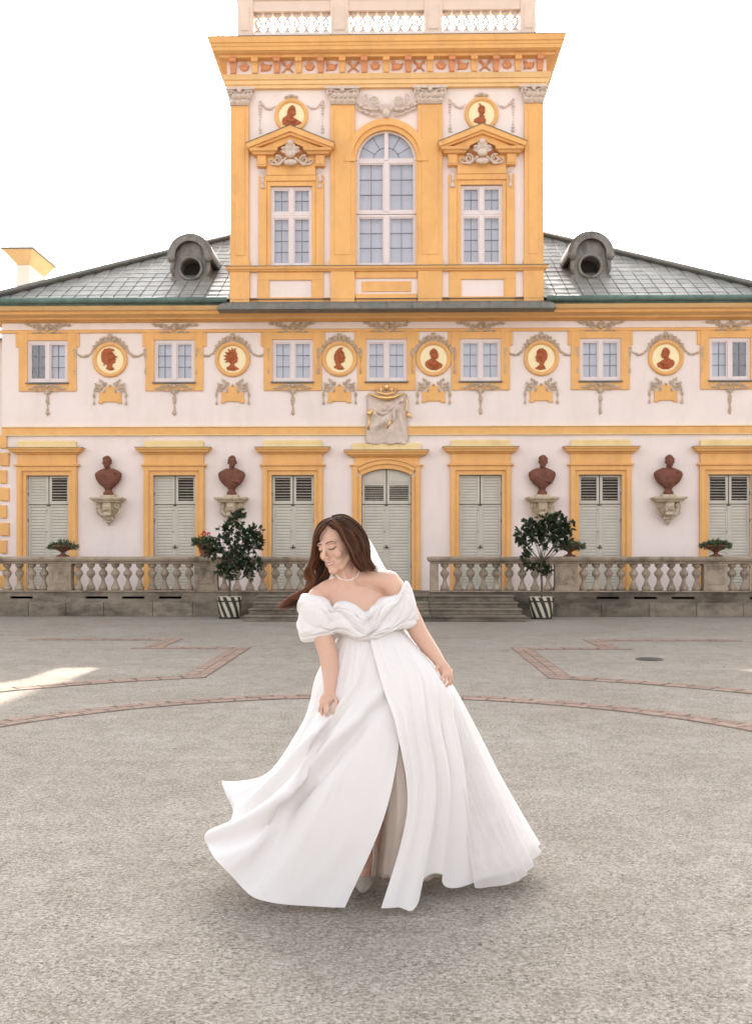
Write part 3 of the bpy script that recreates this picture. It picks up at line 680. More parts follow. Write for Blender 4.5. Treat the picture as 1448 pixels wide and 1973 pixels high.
OPEN = {0: (0, 1), 1: (0, 1), 2: (1, 1), 3: (1, 1), 4: (0, 0), 5: (1, 1), 6: (1, 1)}
ys = YF + .10
for i, x in enumerate(XD):
    hw = DH[i]; ow = hw + .235; cen = i == 3
    zt = 3.49 if cen else 3.53
    zm = 3.79 if cen else 3.76
    b = MB()
    for s in (-1, 1):
        a, c = sorted((x + s*hw, x + s*(hw + .10))); b.box(a, c, YF - .05, YF + .02, FL, zt)
        a, c = sorted((x + s*(hw + .10), x + s*ow)); b.box(a, c, YF - .10, YF + .0, FL, zm - .001)
        a, c = sorted((x + s*(hw + .13), x + s*(ow - .03))); b.box(a, c, YF - .112, YF - .10, FL + .15, zm - .06)
    if not cen:
        b.box(x - hw - .10, x + hw + .10, YF - .05, YF, zt, zt + .115); b.box(x - hw - .10, x + hw + .10, YF - .10, YF, zt + .115, zm - .001)
    else:
        # segmental arch head
        R = 1.30; zc = 3.69 - R; a0 = math.asin(.65 / R)
        for (r0, r1, yy, hx) in ((R, R + .12, -.05, .65), (R + .12, R + .22, -.10, .75)):
            i_ = [(x + r0*sin(t), zc + r0*cos(t)) for t in [a0 * (1 - k/8) for k in range(17)]]
            o_ = [(x + (r1)*sin(t) * 1.0, zc + r1*cos(t)) for t in [a0 * (1 - k/8) for k in range(17)]][::-1]
            b.prism(i_ + o_, YF + yy, YF + .02)
        i_ = [(x + (R+.22)*sin(t), zc + (R+.22)*cos(t)) for t in [a0*1.02 * (1 - k/8) for k in range(17)]]
        b.prism(i_ + [(x - .84, 3.62), (x - .84, 4.0), (x + .84, 4.0), (x + .84, 3.62)], YF - .07, YF)
        b.prism([(x + (R+.26)*sin(t), zc + .02 + (R+.26)*cos(t)) for t in [a0 * (1 - k/8) for k in range(17)]] + [(x + (R+.21)*sin(t), zc + .02 + (R+.21)*cos(t)) for t in [-a0 * (1 - k/8) for k in range(17)]], YF - .135, YF - .06)
        for s in (-1, 1): a, c = sorted((x + s*.70, x + s*.96)); b.box(a, c, YF - .135, YF - .0, 3.765, 3.80)
    sharp(b.build('door_surround', M['yellow'], palace), .008)
    b = MB()
    if not cen:
        b.mould([(.0, zm), (.045, zm + .01), (.05, zm + .045), (.02, zm + .06), (0, zm + .06)], x - ow - .02, x + ow + .02, YF - .10, YF)
        b.box(x - ow + .015, x + ow - .015, YF - .10, YF, zm + .06, 4.07)
        zc_ = 4.07; cw = ow + .0
    else: zc_ = 3.99; cw = ow + .02
    b.mould([(.0, zc_), (.03, zc_ + .01), (.05, zc_ + .04), (.12, zc_ + .055), (.14, zc_ + .10), (.17, zc_ + .12), (.19, zc_ + .165), (0, zc_ + .18)], x - cw, x + cw, YF - .11, YF)
    o = b.build('door_cornice', M['yellow'], palace)
    b = MB(); cw2 = cw - .06
    b.mould([(.06, zc_ + .175), (.04, zc_ + .25), (.04, zc_ + .33), (.0, zc_ + .37)], x - cw2, x + cw2, YF - .06, YF); b.build('door_hood', M['pale_yellow'], palace)
    b = MB(); b.mould([(.20, zc_ + .167), (.205, zc_ + .175), (.0, zc_ + .195)], x - cw, x + cw, YF - .11, YF); b.build('cornice_sheet', M['lead_sheet'], palace)
    # shutters
    for s in (-1, 1):
        a, c = sorted((x + s*.012, x + s*(hw - .01))); st = .065; opened = OPEN[i][0 if s < 0 else 1]
        b = MB()
        for (z0, z1) in ((2.775, (3.31 if cen else 3.515)), (FL + .02, 2.755)):
            b.box(a, a + st, ys - .02, ys + .02, z0, z1); b.box(c - st, c, ys - .02, ys + .02, z0, z1)
            b.box(a + st, c - st, ys - .02, ys + .02, z0, z0 + .09 if z0 > 2 else z0 + .11); b.box(a + st, c - st, ys - .02, ys + .02, z1 - .05, z1)
        if cen:   # arched head board
            pl = [(a, 3.312), (c, 3.312)] + [(xx, zc + sqrt(max(0, R*R - (xx - x)**2)) - .004) for xx in [c + (a - c) * k / 8 for k in range(9)]]
            b.prism(pl, ys - .02, ys + .02)
            pl = [(a + .05, 3.36), (c - .05, 3.36)] + [(xx, zc + sqrt(max(0, R*R - (xx - x)**2)) - .06) for xx in [c - .05 + (a - c + .10) * k / 8 for k in range(9)]]
            b.prism(pl, ys - .028, ys - .02)
        if s > 0: b.box(x - .028, x + .028, ys - .035, ys - .02, FL + .02, 2.755)
        sh = b.build('shutter', M['shutter'], palace, (a, ys, FL)); sharp(sh, .004, 1)
        w_ = c - a - 2*st
        z1t = 3.26 if cen else 3.465; z0t = 2.875; nU = 8
        for k in range(nU):
            zz = z0t + (z1t - z0t) * (k + .5) / nU
            o = piece('slat', slat('open' if opened else 'shut', w_), ((a + c)/2, ys, zz), sh); o.rotation_euler = (random.uniform(-.05, .05) * (2 if opened else 1), random.uniform(-.006, .006), 0)
        k = MB(); k.box(a + .02, c - .02, ys + .045, ys + .05, 2.86, z1t + .02); k.build('panel_back', M['dark'] if opened else M['shutter'], sh)
        nl = 26; zz = 2.70; pit = (2.70 - (FL + .14)) / nl; low = MB()
        for k in range(nl):
            zc2 = 2.70 - pit * (k + .5)
            if zc2 > 1.42 and k < 14:
                o = piece('slat', slat('shut', w_), ((a + c)/2, ys, zc2), sh); o.rotation_euler = (random.uniform(-.05, .05), random.uniform(-.006, .006), 0)
            else: low.add([(p[0] + (a + c)/2, p[1] + ys, p[2] + zc2) for p in [v.co for v in slat('shut', w_).vertices]], [tuple(q.vertices) for q in slat('shut', w_).polygons])
        low.build('slats', M['shutter'], sh, kind='stuff')
        k = MB(); k.box(a + .02, c - .02, ys + .045, ys + .05, FL + .05, 2.74); k.build('panel_back', M['shutter'], sh)
    b = MB(); b.box(x - .05, x + .04, ys - .05, ys - .03, 2.725, 2.75); b.box(x - .07, x + .07, ys - .055, ys - .035, 1.63, 1.652); b.sphere((x - .05, ys - .03, 2.05), .014, 8, 6); b.sphere((x - .05, ys - .03, 2.62), .014, 8, 6); b.box(x - .02, x + .02, ys - .05, ys - .035, 1.60, 1.70)
    b.build('latch', M['iron'], palace)
    b = MB()
    for s in (-1, 1):
        for zz in (1.1, 2.3, 3.0): b.box(x + s*(hw - .004) - .012, x + s*(hw - .004) + .012, ys - .04, ys - .018, zz, zz + .09)
    b.build('hinge', M['iron'], palace)

# ---- wall brackets (parts of the palace) and terracotta busts (things of their own)
XB = [-7.24, -4.02, 4.02, 7.26]
for x in XB:
    z = 3.0; b = MB()
    b.mould([(.0, z - .20), (.06, z - .19), (.08, z - .15), (.13, z - .13), (.15, z - .09), (.15, z - .065), (0, z - .06)], x - .27, x + .27, YF - .32, YF)
    b.mould([(0, z - .06), (.02, z - .055), (.02, z), (0, z)], x - .16, x + .16, YF - .30, YF)
    bk = b.build('wall_bracket', M['bracket'], palace, (x, YF, 2.3)); sharp(bk, .008)
    b = MB()
    n = 12; rows_ = []
    for k, (hw_, dp, zz) in enumerate([(.30, .28, 2.80), (.29, .27, 2.72), (.26, .24, 2.62), (.20, .20, 2.53), (.14, .15, 2.46), (.10, .11, 2.40)]):
        rows_.append([(x + hw_ * cos(pi + pi*j/n), YF + dp * sin(pi + pi*j/n), zz) for j in range(n + 1)])
    vs = sum(rows_, []); b.add(vs, [(i_*(n+1) + j, i_*(n+1) + j + 1, (i_+1)*(n+1) + j + 1, (i_+1)*(n+1) + j) for i_ in range(5) for j in range(n)])
    b.box(x - .105, x + .105, YF - .34, YF - .2, 2.52, 2.81)
    b.sphere((x, YF - .33, 2.50), (.13, .07, .055), 12, 6); b.sphere((x, YF - .12, 2.385), (.13, .12, .05), 12, 6); b.sphere((x, YF - .12, 2.31), (.07, .08, .06), 10, 6); b.sphere((x, YF - .10, 2.25), (.03, .04, .05), 8, 5)
    b.build('bracket_body', M['bracket'], bk, smooth=True)
    b = MB()
    for s in (-1, 1):
        sc(b, x + s*.25, 2.72, YF - .26, .075, .022, s, 1.4, 1.2); b.tube([(x + s*.31, YF - .2, 2.66), (x + s*.29, YF - .2, 2.54), (x + s*.2, YF - .2, 2.46), (x + s*.12, YF - .16, 2.42)], [.028, .03, .03, .02], 6)
        sc(b, x + s*.055, 2.60, YF - .35, .04, .014, -s, 1.2, 0); b.sphere((x + s*.05, YF - .35, 2.69), (.03, .02, .022), 8, 5)
        leaf(b, x + s*.08, 2.44, -pi/2 + s*.5, .12, .06, YF - .2)
    b.tube([(x - .07, YF - .36, 2.545), (x, YF - .375, 2.525), (x + .07, YF - .36, 2.545)], .015, 6); b.tube([(x, YF - .34, 2.68), (x, YF - .38, 2.60)], [.015, .03], 6)
    b.build('bracket_carving', M['bracket'], bk, smooth=True)
BL = ['terracotta bust with turned head on the far left wall bracket, left of the second door',
      'terracotta bust on the bracket above the left potted tree, third door to its right',
      'terracotta bust draped in a toga on the bracket above the right potted tree',
      'terracotta bust with broad cloaked shoulders on the far right wall bracket']
def remeshed(b, name, m, parent, origin, vox, smooth_it=4, sm=.5):
    o = b.build(name, m, parent, origin, fix=True)
    r = o.modifiers.new('remesh', 'REMESH'); r.mode = 'VOXEL'; r.voxel_size = vox; r.use_smooth_shade = True
    s = o.modifiers.new('smooth', 'SMOOTH'); s.factor = sm; s.iterations = smooth_it
    return o
for i, x in enumerate(XB):
    t = thing('bust', BL[i], 'bust', (x, YF - .17, 3.0), 'terracotta busts along the front wall')
    y = YF - .18; ht = [-.03, .02, .02, .03][i]; b = MB()
    # socle
    s_ = MB(); s_.lathe([(.13, 0), (.13, .07), (.10, .09), (.085, .13), (.10, .16), (.12, .175)], (x, y, 3.0), 20); s_.build('socle', M['terracotta'], t, smooth=True)
    rings = [(.10, .09, 3.17), (.17, .12, 3.21), (.26, .15, 3.29), (.325, .165, 3.39), (.355, .165, 3.49), (.345, .15, 3.56), (.26, .125, 3.62), (.12, .10, 3.68)]
    n = 24; vs = []
    for (a_, d_, zz) in rings:
        if i == 3: a_ *= 1.06
        vs += [(x + a_ * cos(2*pi*k/n), y + d_ * sin(2*pi*k/n), zz + .02 * cos(4*pi*k/n)) for k in range(n)]
    b.add(vs, [(r*n + k, r*n + (k+1) % n, (r+1)*n + (k+1) % n, (r+1)*n + k) for r in range(len(rings) - 1) for k in range(n)] + [tuple(range(n-1, -1, -1)), tuple(range((len(rings)-1)*n, len(rings)*n))])
    b.limb([(x, y, 3.62), (x + ht, y - .02, 3.80)], [.075, .07], 14)
    hx, hy, hz = x + ht, y - .035, 3.85; h0_ = len(b.v)
    b.sphere((hx, hy + .015, hz + .02), (.093, .115, .115), 18, 12); b.sphere((hx, hy - .04, hz - .055), (.068, .075, .085), 14, 10); b.sphere((hx, hy - .095, hz - .115), (.035, .03, .03), 10, 6)
    b.tube([(hx, hy - .10, hz + .02), (hx, hy - .135, hz - .035)], [.012, .02], 8); b.tube([(hx - .055, hy - .085, hz + .028), (hx, hy - .105, hz + .022), (hx + .055, hy - .085, hz + .028)], .014, 6)
    b.tube([(hx - .03, hy - .105, hz - .072), (hx, hy - .118, hz - .07), (hx + .03, hy - .105, hz - .072)], .011, 6)
    for s in (-1, 1): b.sphere((hx + s*.095, hy + .01, hz - .01), (.018, .03, .035), 8, 6)
    for k in range(46):
        a = random.uniform(0, 2*pi); e = random.uniform(.15, 1.5); px_, py_, pz_ = cos(a)*cos(e), sin(a)*cos(e), sin(e)
        if py_ < -.35 and pz_ < .6: continue
        b.sphere((hx + .095*px_, hy + .015 + .115*py_, hz + .025 + .115*pz_), random.uniform(.018, .028), 6, 5)
    b.v[h0_:] = [(hx + (p[0] - hx)*1.14, hy + (p[1] - hy)*1.14, hz + (p[2] - hz)*1.12) for p in b.v[h0_:]]
    if i in (0, 3):
        for k in range(5): b.tube([(x - .28 + .02*k, y - .10, 3.54 - .02*k), (x - .05, y - .165 , 3.50 - .055*k), (x + .18, y - .15, 3.50 - .04*k), (x + .29, y - .08, 3.55 - .02*k)], .014, 6)
        b.sphere((x + .2, y - .14, 3.57), .04, 8, 6)
    else:
        for k in range(6): b.tube([(x - .30 + .03*k, y - .06, 3.58), (x - .12 + .035*k, y - .155, 3.46 - .02*k), (x + .08 + .02*k, y - .165, 3.33), (x + .2 + .01*k, y - .12, 3.42 - .03*k)], .015, 6)
        b.tube([(x + .10, y - .09, 3.66), (x + .02, y - .16, 3.5), (x - .10, y - .14, 3.32)], .02, 6)
    remeshed(b, 'figure', M['terracotta'], t, (x, y, 3.17), .011, 2)

# ---- relief panel over the middle door
rl = MB(); x0, x1, z0, z1 = -.50, .52, 4.33, 5.62; nx, nz = 30, 36; vs = []
def rel(u, v):
    X, Z = u, v
    h = .05 + .025 * sin(9 * X + 3 * Z) * (1 - Z) + .02 * sin(21 * X) * (1 - Z) ** 2
    for (cx_, cz_, rx, rz, a, k) in ((.02,.55,.34,.12,.7,.11),(.25,.72,.12,.12,0,.12),(-.18,.40,.30,.10,.35,.10),(-.3,.62,.10,.10,0,.10),(.1,.3,.12,.25,-.4,.08),(.35,.45,.08,.28,.2,.07),(-.30,.22,.10,.2,.1,.07),(.05,.82,.10,.06,.3,.07)):
        dx, dz = X - cx_, Z - cz_; c, s = cos(a), sin(a); q = ((dx*c + dz*s)/rx)**2 + ((-dx*s + dz*c)/rz)**2
        h += k * math.exp(-q * 1.4)
    return h
for j in range(nz + 1):
    for i in range(nx + 1):
        u = -.5 + i/nx; v = j/nz; wv = .05 * sin(v * 7) * (1 if u > 0 else .8) ; xx = (x0 + x1)/2 + u * (1.04 + wv * .8 + .04 * (1 - v))
        edge = min(1, (0.5 - abs(u)) * 14)
        vs.append((xx, YF - .03 - rel(u, v) * edge - .04, z0 + v * (z1 - z0) - .02 * sin(u * 18) * (1 - v) - .09 * (1 - (2*u)**2) * (v ** 6)))
rl.add(vs, [(j*(nx+1) + i, j*(nx+1) + i + 1, (j+1)*(nx+1) + i + 1, (j+1)*(nx+1) + i) for j in range(nz) for i in range(nx)])
panel = rl.build('relief_panel', M['stucco_pale'], palace, (0, YF, 4.33), smooth=True, fix=False)
so = panel.modifiers.new('thick', 'SOLIDIFY'); so.thickness = .03; so.offset = -1
b = MB(); y = YF - .17     # gilded swag, tassels, trumpet
b.tube([(-.48, y, 5.62), (-.33, y, 5.60), (-.2, y - .03, 5.53), (0, y - .05, 5.50), (.2, y - .03, 5.53), (.33, y, 5.60), (.48, y, 5.63)], [.02, .035, .05, .06, .05, .035, .02], 8)
b.tube([(-.30, y, 5.68), (-.15, y - .02, 5.64), (0, y - .03, 5.60), (.15, y - .02, 5.64), (.30, y, 5.68)], [.02, .04, .04, .04, .02], 8)
for s in (-1, 1): sc(b, s*.2, 5.70, y, .08, .024, s, 1.3, .5); sc(b, s*.1, 5.76, y, .06, .02, -s, 1.2, 0)
b.sphere((0, y - .04, 5.80), (.07, .05, .08), 12, 8)
b.tube([(.50, y, 5.62), (.53, y, 5.4), (.51, y, 5.22), (.56, y, 5.10)], [.012, .022, .016, .03], 6); b.sphere((.58, y, 5.08), (.07, .04, .06), 8, 6); b.sphere((.62, y, 5.04), (.04, .04, .05), 8, 6)
b.sphere((-.44, y, 5.13), (.08, .05, .07), 8, 6); b.sphere((-.38, y, 5.18), (.05, .04, .06), 8, 6); b.tube([(-.44, y, 5.08), (-.45, y, 4.85), (-.48, y, 4.70)], [.03, .018, .03], 6)
b.tube([(.12, y - .02, 4.95), (.08, y - .04, 4.85), (.02, y - .02, 4.72)], [.035, .04, .02], 7); b.sphere((.13, y - .02, 4.96), (.06, .04, .04), 8, 6)
b.build('gilded_swag', M['gold'], panel, smooth=True)
b = MB()
b.tube([(.05, y - .04, 5.15), (.2, y - .06, 5.30), (.36, y - .02, 5.45)], [.03, .05, .03], 8); b.sphere((.40, y - .02, 5.45), (.06, .05, .06), 10, 7)
b.tube([(-.28, y, 5.20), (-.1, y - .04, 5.10), (.08, y - .05, 5.14)], [.03, .05, .05], 8); b.sphere((-.05, y - .06, 5.22), (.05, .05, .06), 10, 7)
b.tube([(.1, y - .05, 5.1), (-.05, y - .06, 4.92), (-.22, y - .02, 4.84)], [.045, .04, .02], 8); b.tube([(.18, y - .05, 5.2), (.2, y - .06, 4.98), (.14, y - .02, 4.85)], [.045, .035, .02], 8)
b.build('relief_figures', M['stucco_pale'], panel, smooth=True)

# ------------------------------------------------------------------ tower
XT = 3.95; ZS = 8.81
WC = 2.42
holes = [(-WC - .53, -WC + .53, ZS, 10.88), (WC - .53, WC + .53, ZS, 10.88), (-.79, .79, ZS, 12.29)]
b = MB(); wall_holes(b, -XT, XT, 7.86, 13.4, YT, holes, .3)
b.add([(-XT, YT, 7.86), (-XT, 33.3, 7.86), (-XT, 33.3, 14.5), (-XT, YT, 14.5)], [(0, 1, 2, 3)]); b.add([(XT, YT, 7.86), (XT, 33.3, 7.86), (XT, 33.3, 14.5), (XT, YT, 14.5)], [(0, 3, 2, 1)])
b.add([(-XT, 33.3, 7.86), (XT, 33.3, 7.86), (XT, 33.3, 14.5), (-XT, 33.3, 14.5)], [(0, 1, 2, 3)])
b.build('tower_wall', M['pink'], palace, (0, YT, 7.86), fix=False)
b = MB(); b.box(-3.9, 3.9, YT + 1.0, YT + 1.05, 7.9, 13.3); b.build('interior_wall', M['dark'], palace)
# plinth storey under the sill
b = MB(); zt_ = 8.665
for (a, c) in ((1.60, 3.28),):
    for s in (-1, 1):
        p_, q_ = sorted((s*a, s*c)); b.box(p_, q_, YT - .05, YT, 7.88, 8.02); b.box(p_, q_, YT - .05, YT, 8.46, zt_)
        u, v = sorted((s*1.60, s*1.90)); b.box(u, v, YT - .05, YT, 8.02, 8.46); u, v = sorted((s*2.99, s*3.28)); b.box(u, v, YT - .05, YT, 8.02, 8.46)
b.box(-.78, .78, YT - .05, YT, 7.88, 8.10); b.box(-.78, .78, YT - .05, YT, 8.50, zt_)
for s in (-1, 1):
    a, c = sorted((s*.80, s*1.42)); b.box(a, c, YT - .09, YT, 7.88, zt_); a, c = sorted((s*3.48, s*(XT + .04))); b.box(a, c, YT - .09, YT + .5, 7.88, zt_)
    a, c = sorted((s*1.42, s*1.60)); b.box(a, c, YT - .02, YT, 7.88, 8.02); a, c = sorted((s*3.28, s*3.48)); b.box(a, c, YT - .02, YT, 7.88, 8.02)
b.box(-.63, .63, YT - .03, YT, 8.16, 8.42)
sharp(b.build('tower_plinth', M['yellow'], palace), .01)
b = MB()
for s in (-1, 1):
    a, c = sorted((s*(XT + .04), s*(XT + .0))); 
b.mould([(.0, 8.665), (.03, 8.67), (.05, 8.70), (.09, 8.72), (.11, 8.775), (.0, 8.79)], -XT - .03, XT + .03, YT - .07, 33.2)
b.build('tower_sill', M['yellow'], palace)
b = MB(); b.mould([(.12, 8.777), (.125, 8.79), (.0, 8.815)], -XT - .03, XT + .03, YT - .07, 33.2); b.build('sill_sheet', M['lead_sheet'], palace)
# pilasters
for (a, c) in ((3.50, 3.95), (.80, 1.42)):
    for s in (-1, 1):
        p_, q_ = sorted((s*a, s*c)); b = MB(); b.box(p_, q_ if s > 0 or a < 2 else q_, YT - .09, YT, 8.80, 12.90)
        b.box(p_ - .03, q_ + .03, YT - .12, YT, 8.80, 8.94); b.box(p_ + .10, q_ - .10, YT - .105, YT - .09, 9.08, 12.80)
        pl = b.build('pilaster', M['yellow'], palace, ((p_+q_)/2, YT, 8.8)); sharp(pl, .012)
        cp = MB(); w_ = (q_ - p_)/2; xc = (p_ + q_)/2; y = YT - .10
        cp.prism([(xc - w_, 12.90), (xc + w_, 12.90), (xc + w_ + .06, 13.26), (xc - w_ - .06, 13.26)], YT - .13, YT)
        cp.box(xc - w_ - .13, xc + w_ + .13, YT - .20, YT, 13.27, 13.335)
        nn = 4 if w_ < .26 else 5
        for row, (zz, L) in enumerate(((12.90, .17), (13.03, .17))):
            for k in range(nn): leaf(cp, xc - w_ + 2*w_*(k + .5)/nn + (.04 if row else 0), zz, pi/2 + random.uniform(-.12, .12), L, .16, y - .04 - .02*row, .06)
        for s2 in (-1, 1): sc(cp, xc + s2*(w_ + .02), 13.19, y - .07, .075, .022, s2, 1.3, -1.2); cp.tube([(xc, y - .05, 13.10), (xc + s2*w_*.6, y - .07, 13.22), (xc + s2*w_, y - .08, 13.26)], .018, 5)
        cp.sphere((xc, y - .10, 13.24), (.06, .04, .06), 8, 5)
        cp.build('capital', M['stucco_pale'], pl)
# side pilaster returns
for s in (-1, 1):
    b = MB(); a, c = sorted((s*XT, s*(XT + .03))); b.box(a, c, YT - .09, YT + .6, 8.80, 12.9); b.box(a, c, 32.6, 33.2, 8.80, 12.9); b.build('pilaster_return', M['yellow'], palace)
    b = MB(); a, c = sorted((s*XT, s*(XT + .10)))
    b.add([(s*XT, YT - .13, 12.9), (s*(XT+.03), YT - .13, 12.9), (s*(XT+.12), YT - .15, 13.33), (s*XT, YT - .15, 13.33), (s*XT, YT + .6, 12.9), (s*(XT+.03), YT + .6, 12.9), (s*(XT+.12), YT + .65, 13.33), (s*XT, YT + .65, 13.33)],
          [(0, 1, 2, 3), (4, 7, 6, 5), (1, 5, 6, 2), (3, 2, 6, 7)]); b.build('capital_return', M['stucco_pale'], palace)
# tower entablature
b = MB(); b.mould([(.06, 13.33), (.10, 13.335), (.10, 13.41), (.13, 13.42), (.13, 13.52), (.16, 13.53), (.19, 13.60), (.21, 13.645), (.10, 13.65)], -XT, XT, YT, 33.3); b.build('architrave', M['apricot'], palace)
b = MB(); b.mould([(.10, 13.65), (.10, 14.0), (.10, 14.2)], -XT, XT, YT, 33.3); b.build('tower_frieze', M['pink'], palace)
b = MB(); b.mould([(.10, 14.02), (.27, 14.035), (.29, 14.09), (.36, 14.105), (.40, 14.13), (.43, 14.14), (.44, 14.22), (.46, 14.235), (.47, 14.29), (.50, 14.31), (.52, 14.41), (.53, 14.44), (0, 14.46)], -XT, XT, YT, 33.3)
b.build('tower_cornice', M['yellow'], palace)
b = MB(); b.mould([(.535, 14.442), (.545, 14.455), (0, 14.49)], -XT, XT, YT, 33.3); b.build('cornice_sheet', M['lead_sheet'], palace)
cons = MB(); cons.prism([(-.085, 0), (.085, 0), (.095, .30), (-.095, .30)], -.20, 0)
def console_at(x, side=0):
    b = MB(); y = YT - .10
    vs = [(x - .06, y, 13.66), (x + .06, y, 13.66), (x + .06, y - .06, 13.66), (x - .06, y - .06, 13.66),
          (x - .08, y, 13.86), (x + .08, y, 13.86), (x + .08, y - .10, 13.86), (x - .08, y - .10, 13.86),
          (x - .09, y, 14.05), (x + .09, y, 14.05), (x + .09, y - .22, 14.05), (x - .09, y - .22, 14.05)]
    b.add(vs, [(0, 3, 2, 1), (8, 9, 10, 11)] + [(r*4 + k, r*4 + (k+1) % 4, r*4 + 4 + (k+1) % 4, r*4 + 4 + k) for r in range(2) for k in range(4)])
    b.tube([(x - .085, y - .16, 13.97), (x + .085, y - .16, 13.97)], .05, 8); b.tube([(x - .06, y - .08, 13.70), (x + .06, y - .08, 13.70)], .035, 8)
    return b
for k in range(-7, 8):
    x = k * .555
    o = console_at(x).build('console', M['orange_relief'] if k % 2 else M['yellow'], palace); sharp(o, .006)
    if k < 7:
        xc = x + .2775; b = MB(); y = YT - .12
        kind = k % 3
        if kind == 0: b.sphere((xc, y, 13.84), (.13, .05, .09), 10, 6); b.sphere((xc - .09, y, 13.94), (.05, .04, .05), 8, 5); b.tube([(xc - .14, y, 13.76), (xc, y - .02, 13.80), (xc + .14, y, 13.92)], [.02, .03, .015], 5)
        elif kind == 1:
            b.tube([(xc - .13, y, 13.72), (xc + .12, y - .02, 13.97)], [.02, .035], 6); b.tube([(xc + .13, y, 13.72), (xc - .12, y - .02, 13.97)], [.02, .035], 6); b.sphere((xc, y - .03, 13.84), (.06, .04, .06), 8, 5)
        else: b.sphere((xc, y, 13.82), (.11, .05, .06), 10, 6); b.sphere((xc, y - .02, 13.93), (.05, .04, .06), 8, 6); [leaf(b, xc, 13.84, radians(a), .15, .06, y - .02) for a in (20, 60, 120, 160)]
        b.build('frieze_relief', M['orange_relief'], palace, smooth=True)

# small windows of the tower with their surrounds and pediments
for s in (-1, 1):
    x = s * WC
    b = MB()
    for q in (-1, 1):
        a, c = sorted((x + q*.53, x + q*.63)); b.box(a, c, YT - .045, YT, ZS, 10.98)
        a, c = sorted((x + q*.63, x + q*.83)); b.box(a, c, YT - .08, YT, ZS, 11.12)
    b.box(x - .53, x + .53, YT - .045, YT, 10.86, 10.98); b.box(x - .63, x + .63, YT - .08, YT, 10.98, 11.12)
    b.box(x - .62, x + .62, YT - .10, YT, 11.12, 11.60)
    for q in (-1, 1): a, c = sorted((x + q*.62, x + q*.86)); b.box(a, c, YT - .17, YT, 11.32, 11.60); b.box(a + .02, c - .02, YT - .19, YT - .17, 11.36, 11.58); 
    sharp(b.build('window_surround', M['yellow'], palace), .01)
    b = MB()
    for q in (-1, 1):     # returned cornice ends of the open bed
        a, c = sorted((x + q*.45, x + q*.92)); b.mould([(0, 11.60), (.03, 11.61), (.05, 11.65), (.11, 11.67), (.13, 11.73), (.0, 11.735)], a, c, YT - .20, YT)
    b.prism([(x - 1.07, 11.72), (x - 1.12, 11.83), (x, 12.28), (x + 1.12, 11.83), (x + 1.07, 11.72), (x, 12.13)], YT - .36, YT, 0)
    b.prism([(x - 1.0, 11.70), (x - 1.03, 11.76), (x, 12.16), (x + 1.03, 11.76), (x + 1.0, 11.70), (x, 12.06)], YT - .30, YT, 0)
    b.prism([(x - .9, 11.70), (x, 12.08), (x + .9, 11.70), (x + .5, 11.70), (x, 11.93), (x - .5, 11.70)], YT - .22, YT, 0)
    pm = b.build('pediment', M['yellow'], palace)
    b = MB(); b.prism([(x - 1.13, 11.84), (x, 12.295), (x + 1.13, 11.84), (x + 1.12, 11.83), (x, 12.282), (x - 1.12, 11.83)], YT - .38, YT, 0); b.build('pediment_sheet', M['lead_sheet'], pm)
    b = MB(); b.prism([(x - .62, 11.60), (x + .62, 11.60), (x + .5, 11.72), (x, 11.93), (x - .5, 11.72)], YT - .06, YT, 0); b.build('tympanum', M['orange_relief'], pm)
    b = MB(); y = YT - .26
    b.sphere((x, y - .02, 11.86), (.085, .07, .085), 12, 8)
    for k in range(7): a = radians(10 + 160*k/6); leaf(b, x, 11.62, a, .26, .11, y - .02, .06)
    b.sphere((x, y - .03, 11.58), (.13, .08, .10), 12, 8)
    for q in (-1, 1):
        sc(b, x + q*.14, 11.66, y - .05, .09, .026, q, 1.4, .5); sc(b, x + q*.33, 11.48, y + .1, .12, .03, q, 1.5, 1.0); sc(b, x + q*.50, 11.44, y + .12, .07, .02, -q, 1.2, 0)
        b.tube([(x + q*.10, y, 11.50), (x + q*.3, y + .1, 11.36), (x + q*.52, y + .12, 11.38)], [.03, .035, .02], 6)
    b.sphere((x, y, 11.38), (.17, .07, .08), 12, 6)
    b.build('shell_ornament', M['stucco_pale'], pm)
    for q in (-1, 1):
        b = MB(); sc(b, x + q*.73, 11.20, YT - .12, .06, .02, q, 1.2, 0); leaf(b, x + q*.73, 11.14, -pi/2, .16, .10, YT - .12); drop(b, x + q*.73, 11.05, 10.82, 5, .055, YT - .10)
        b.build('window_pendant', M['stucco_pale'], palace)
    # casements: two tiers
    casement(x, YT + .08, 10.13, .53, .73, 2, 2, palace, None); casement(x, YT + .08, ZS, .53, 1.315, 2, 4, palace, None)
# medallions and garlands of the tower
for s in (-1, 1):
    x = s * WC; z = 12.66
    md = medallion(x, z, YT, .43, [veiled, spiked][s > 0], 0, False, 'draped' if s < 0 else '')
    for q in (-1, 1):
        b = MB(); garland(b, (x + q*.42, z + .25), (x + q*.80, z + .38), .13, 9, .03, YT - .03); drop(b, x + q*.80, z + .36, z - .42, 11, .034, YT - .03)
        b.build('garland', M['stucco_pale'], md)
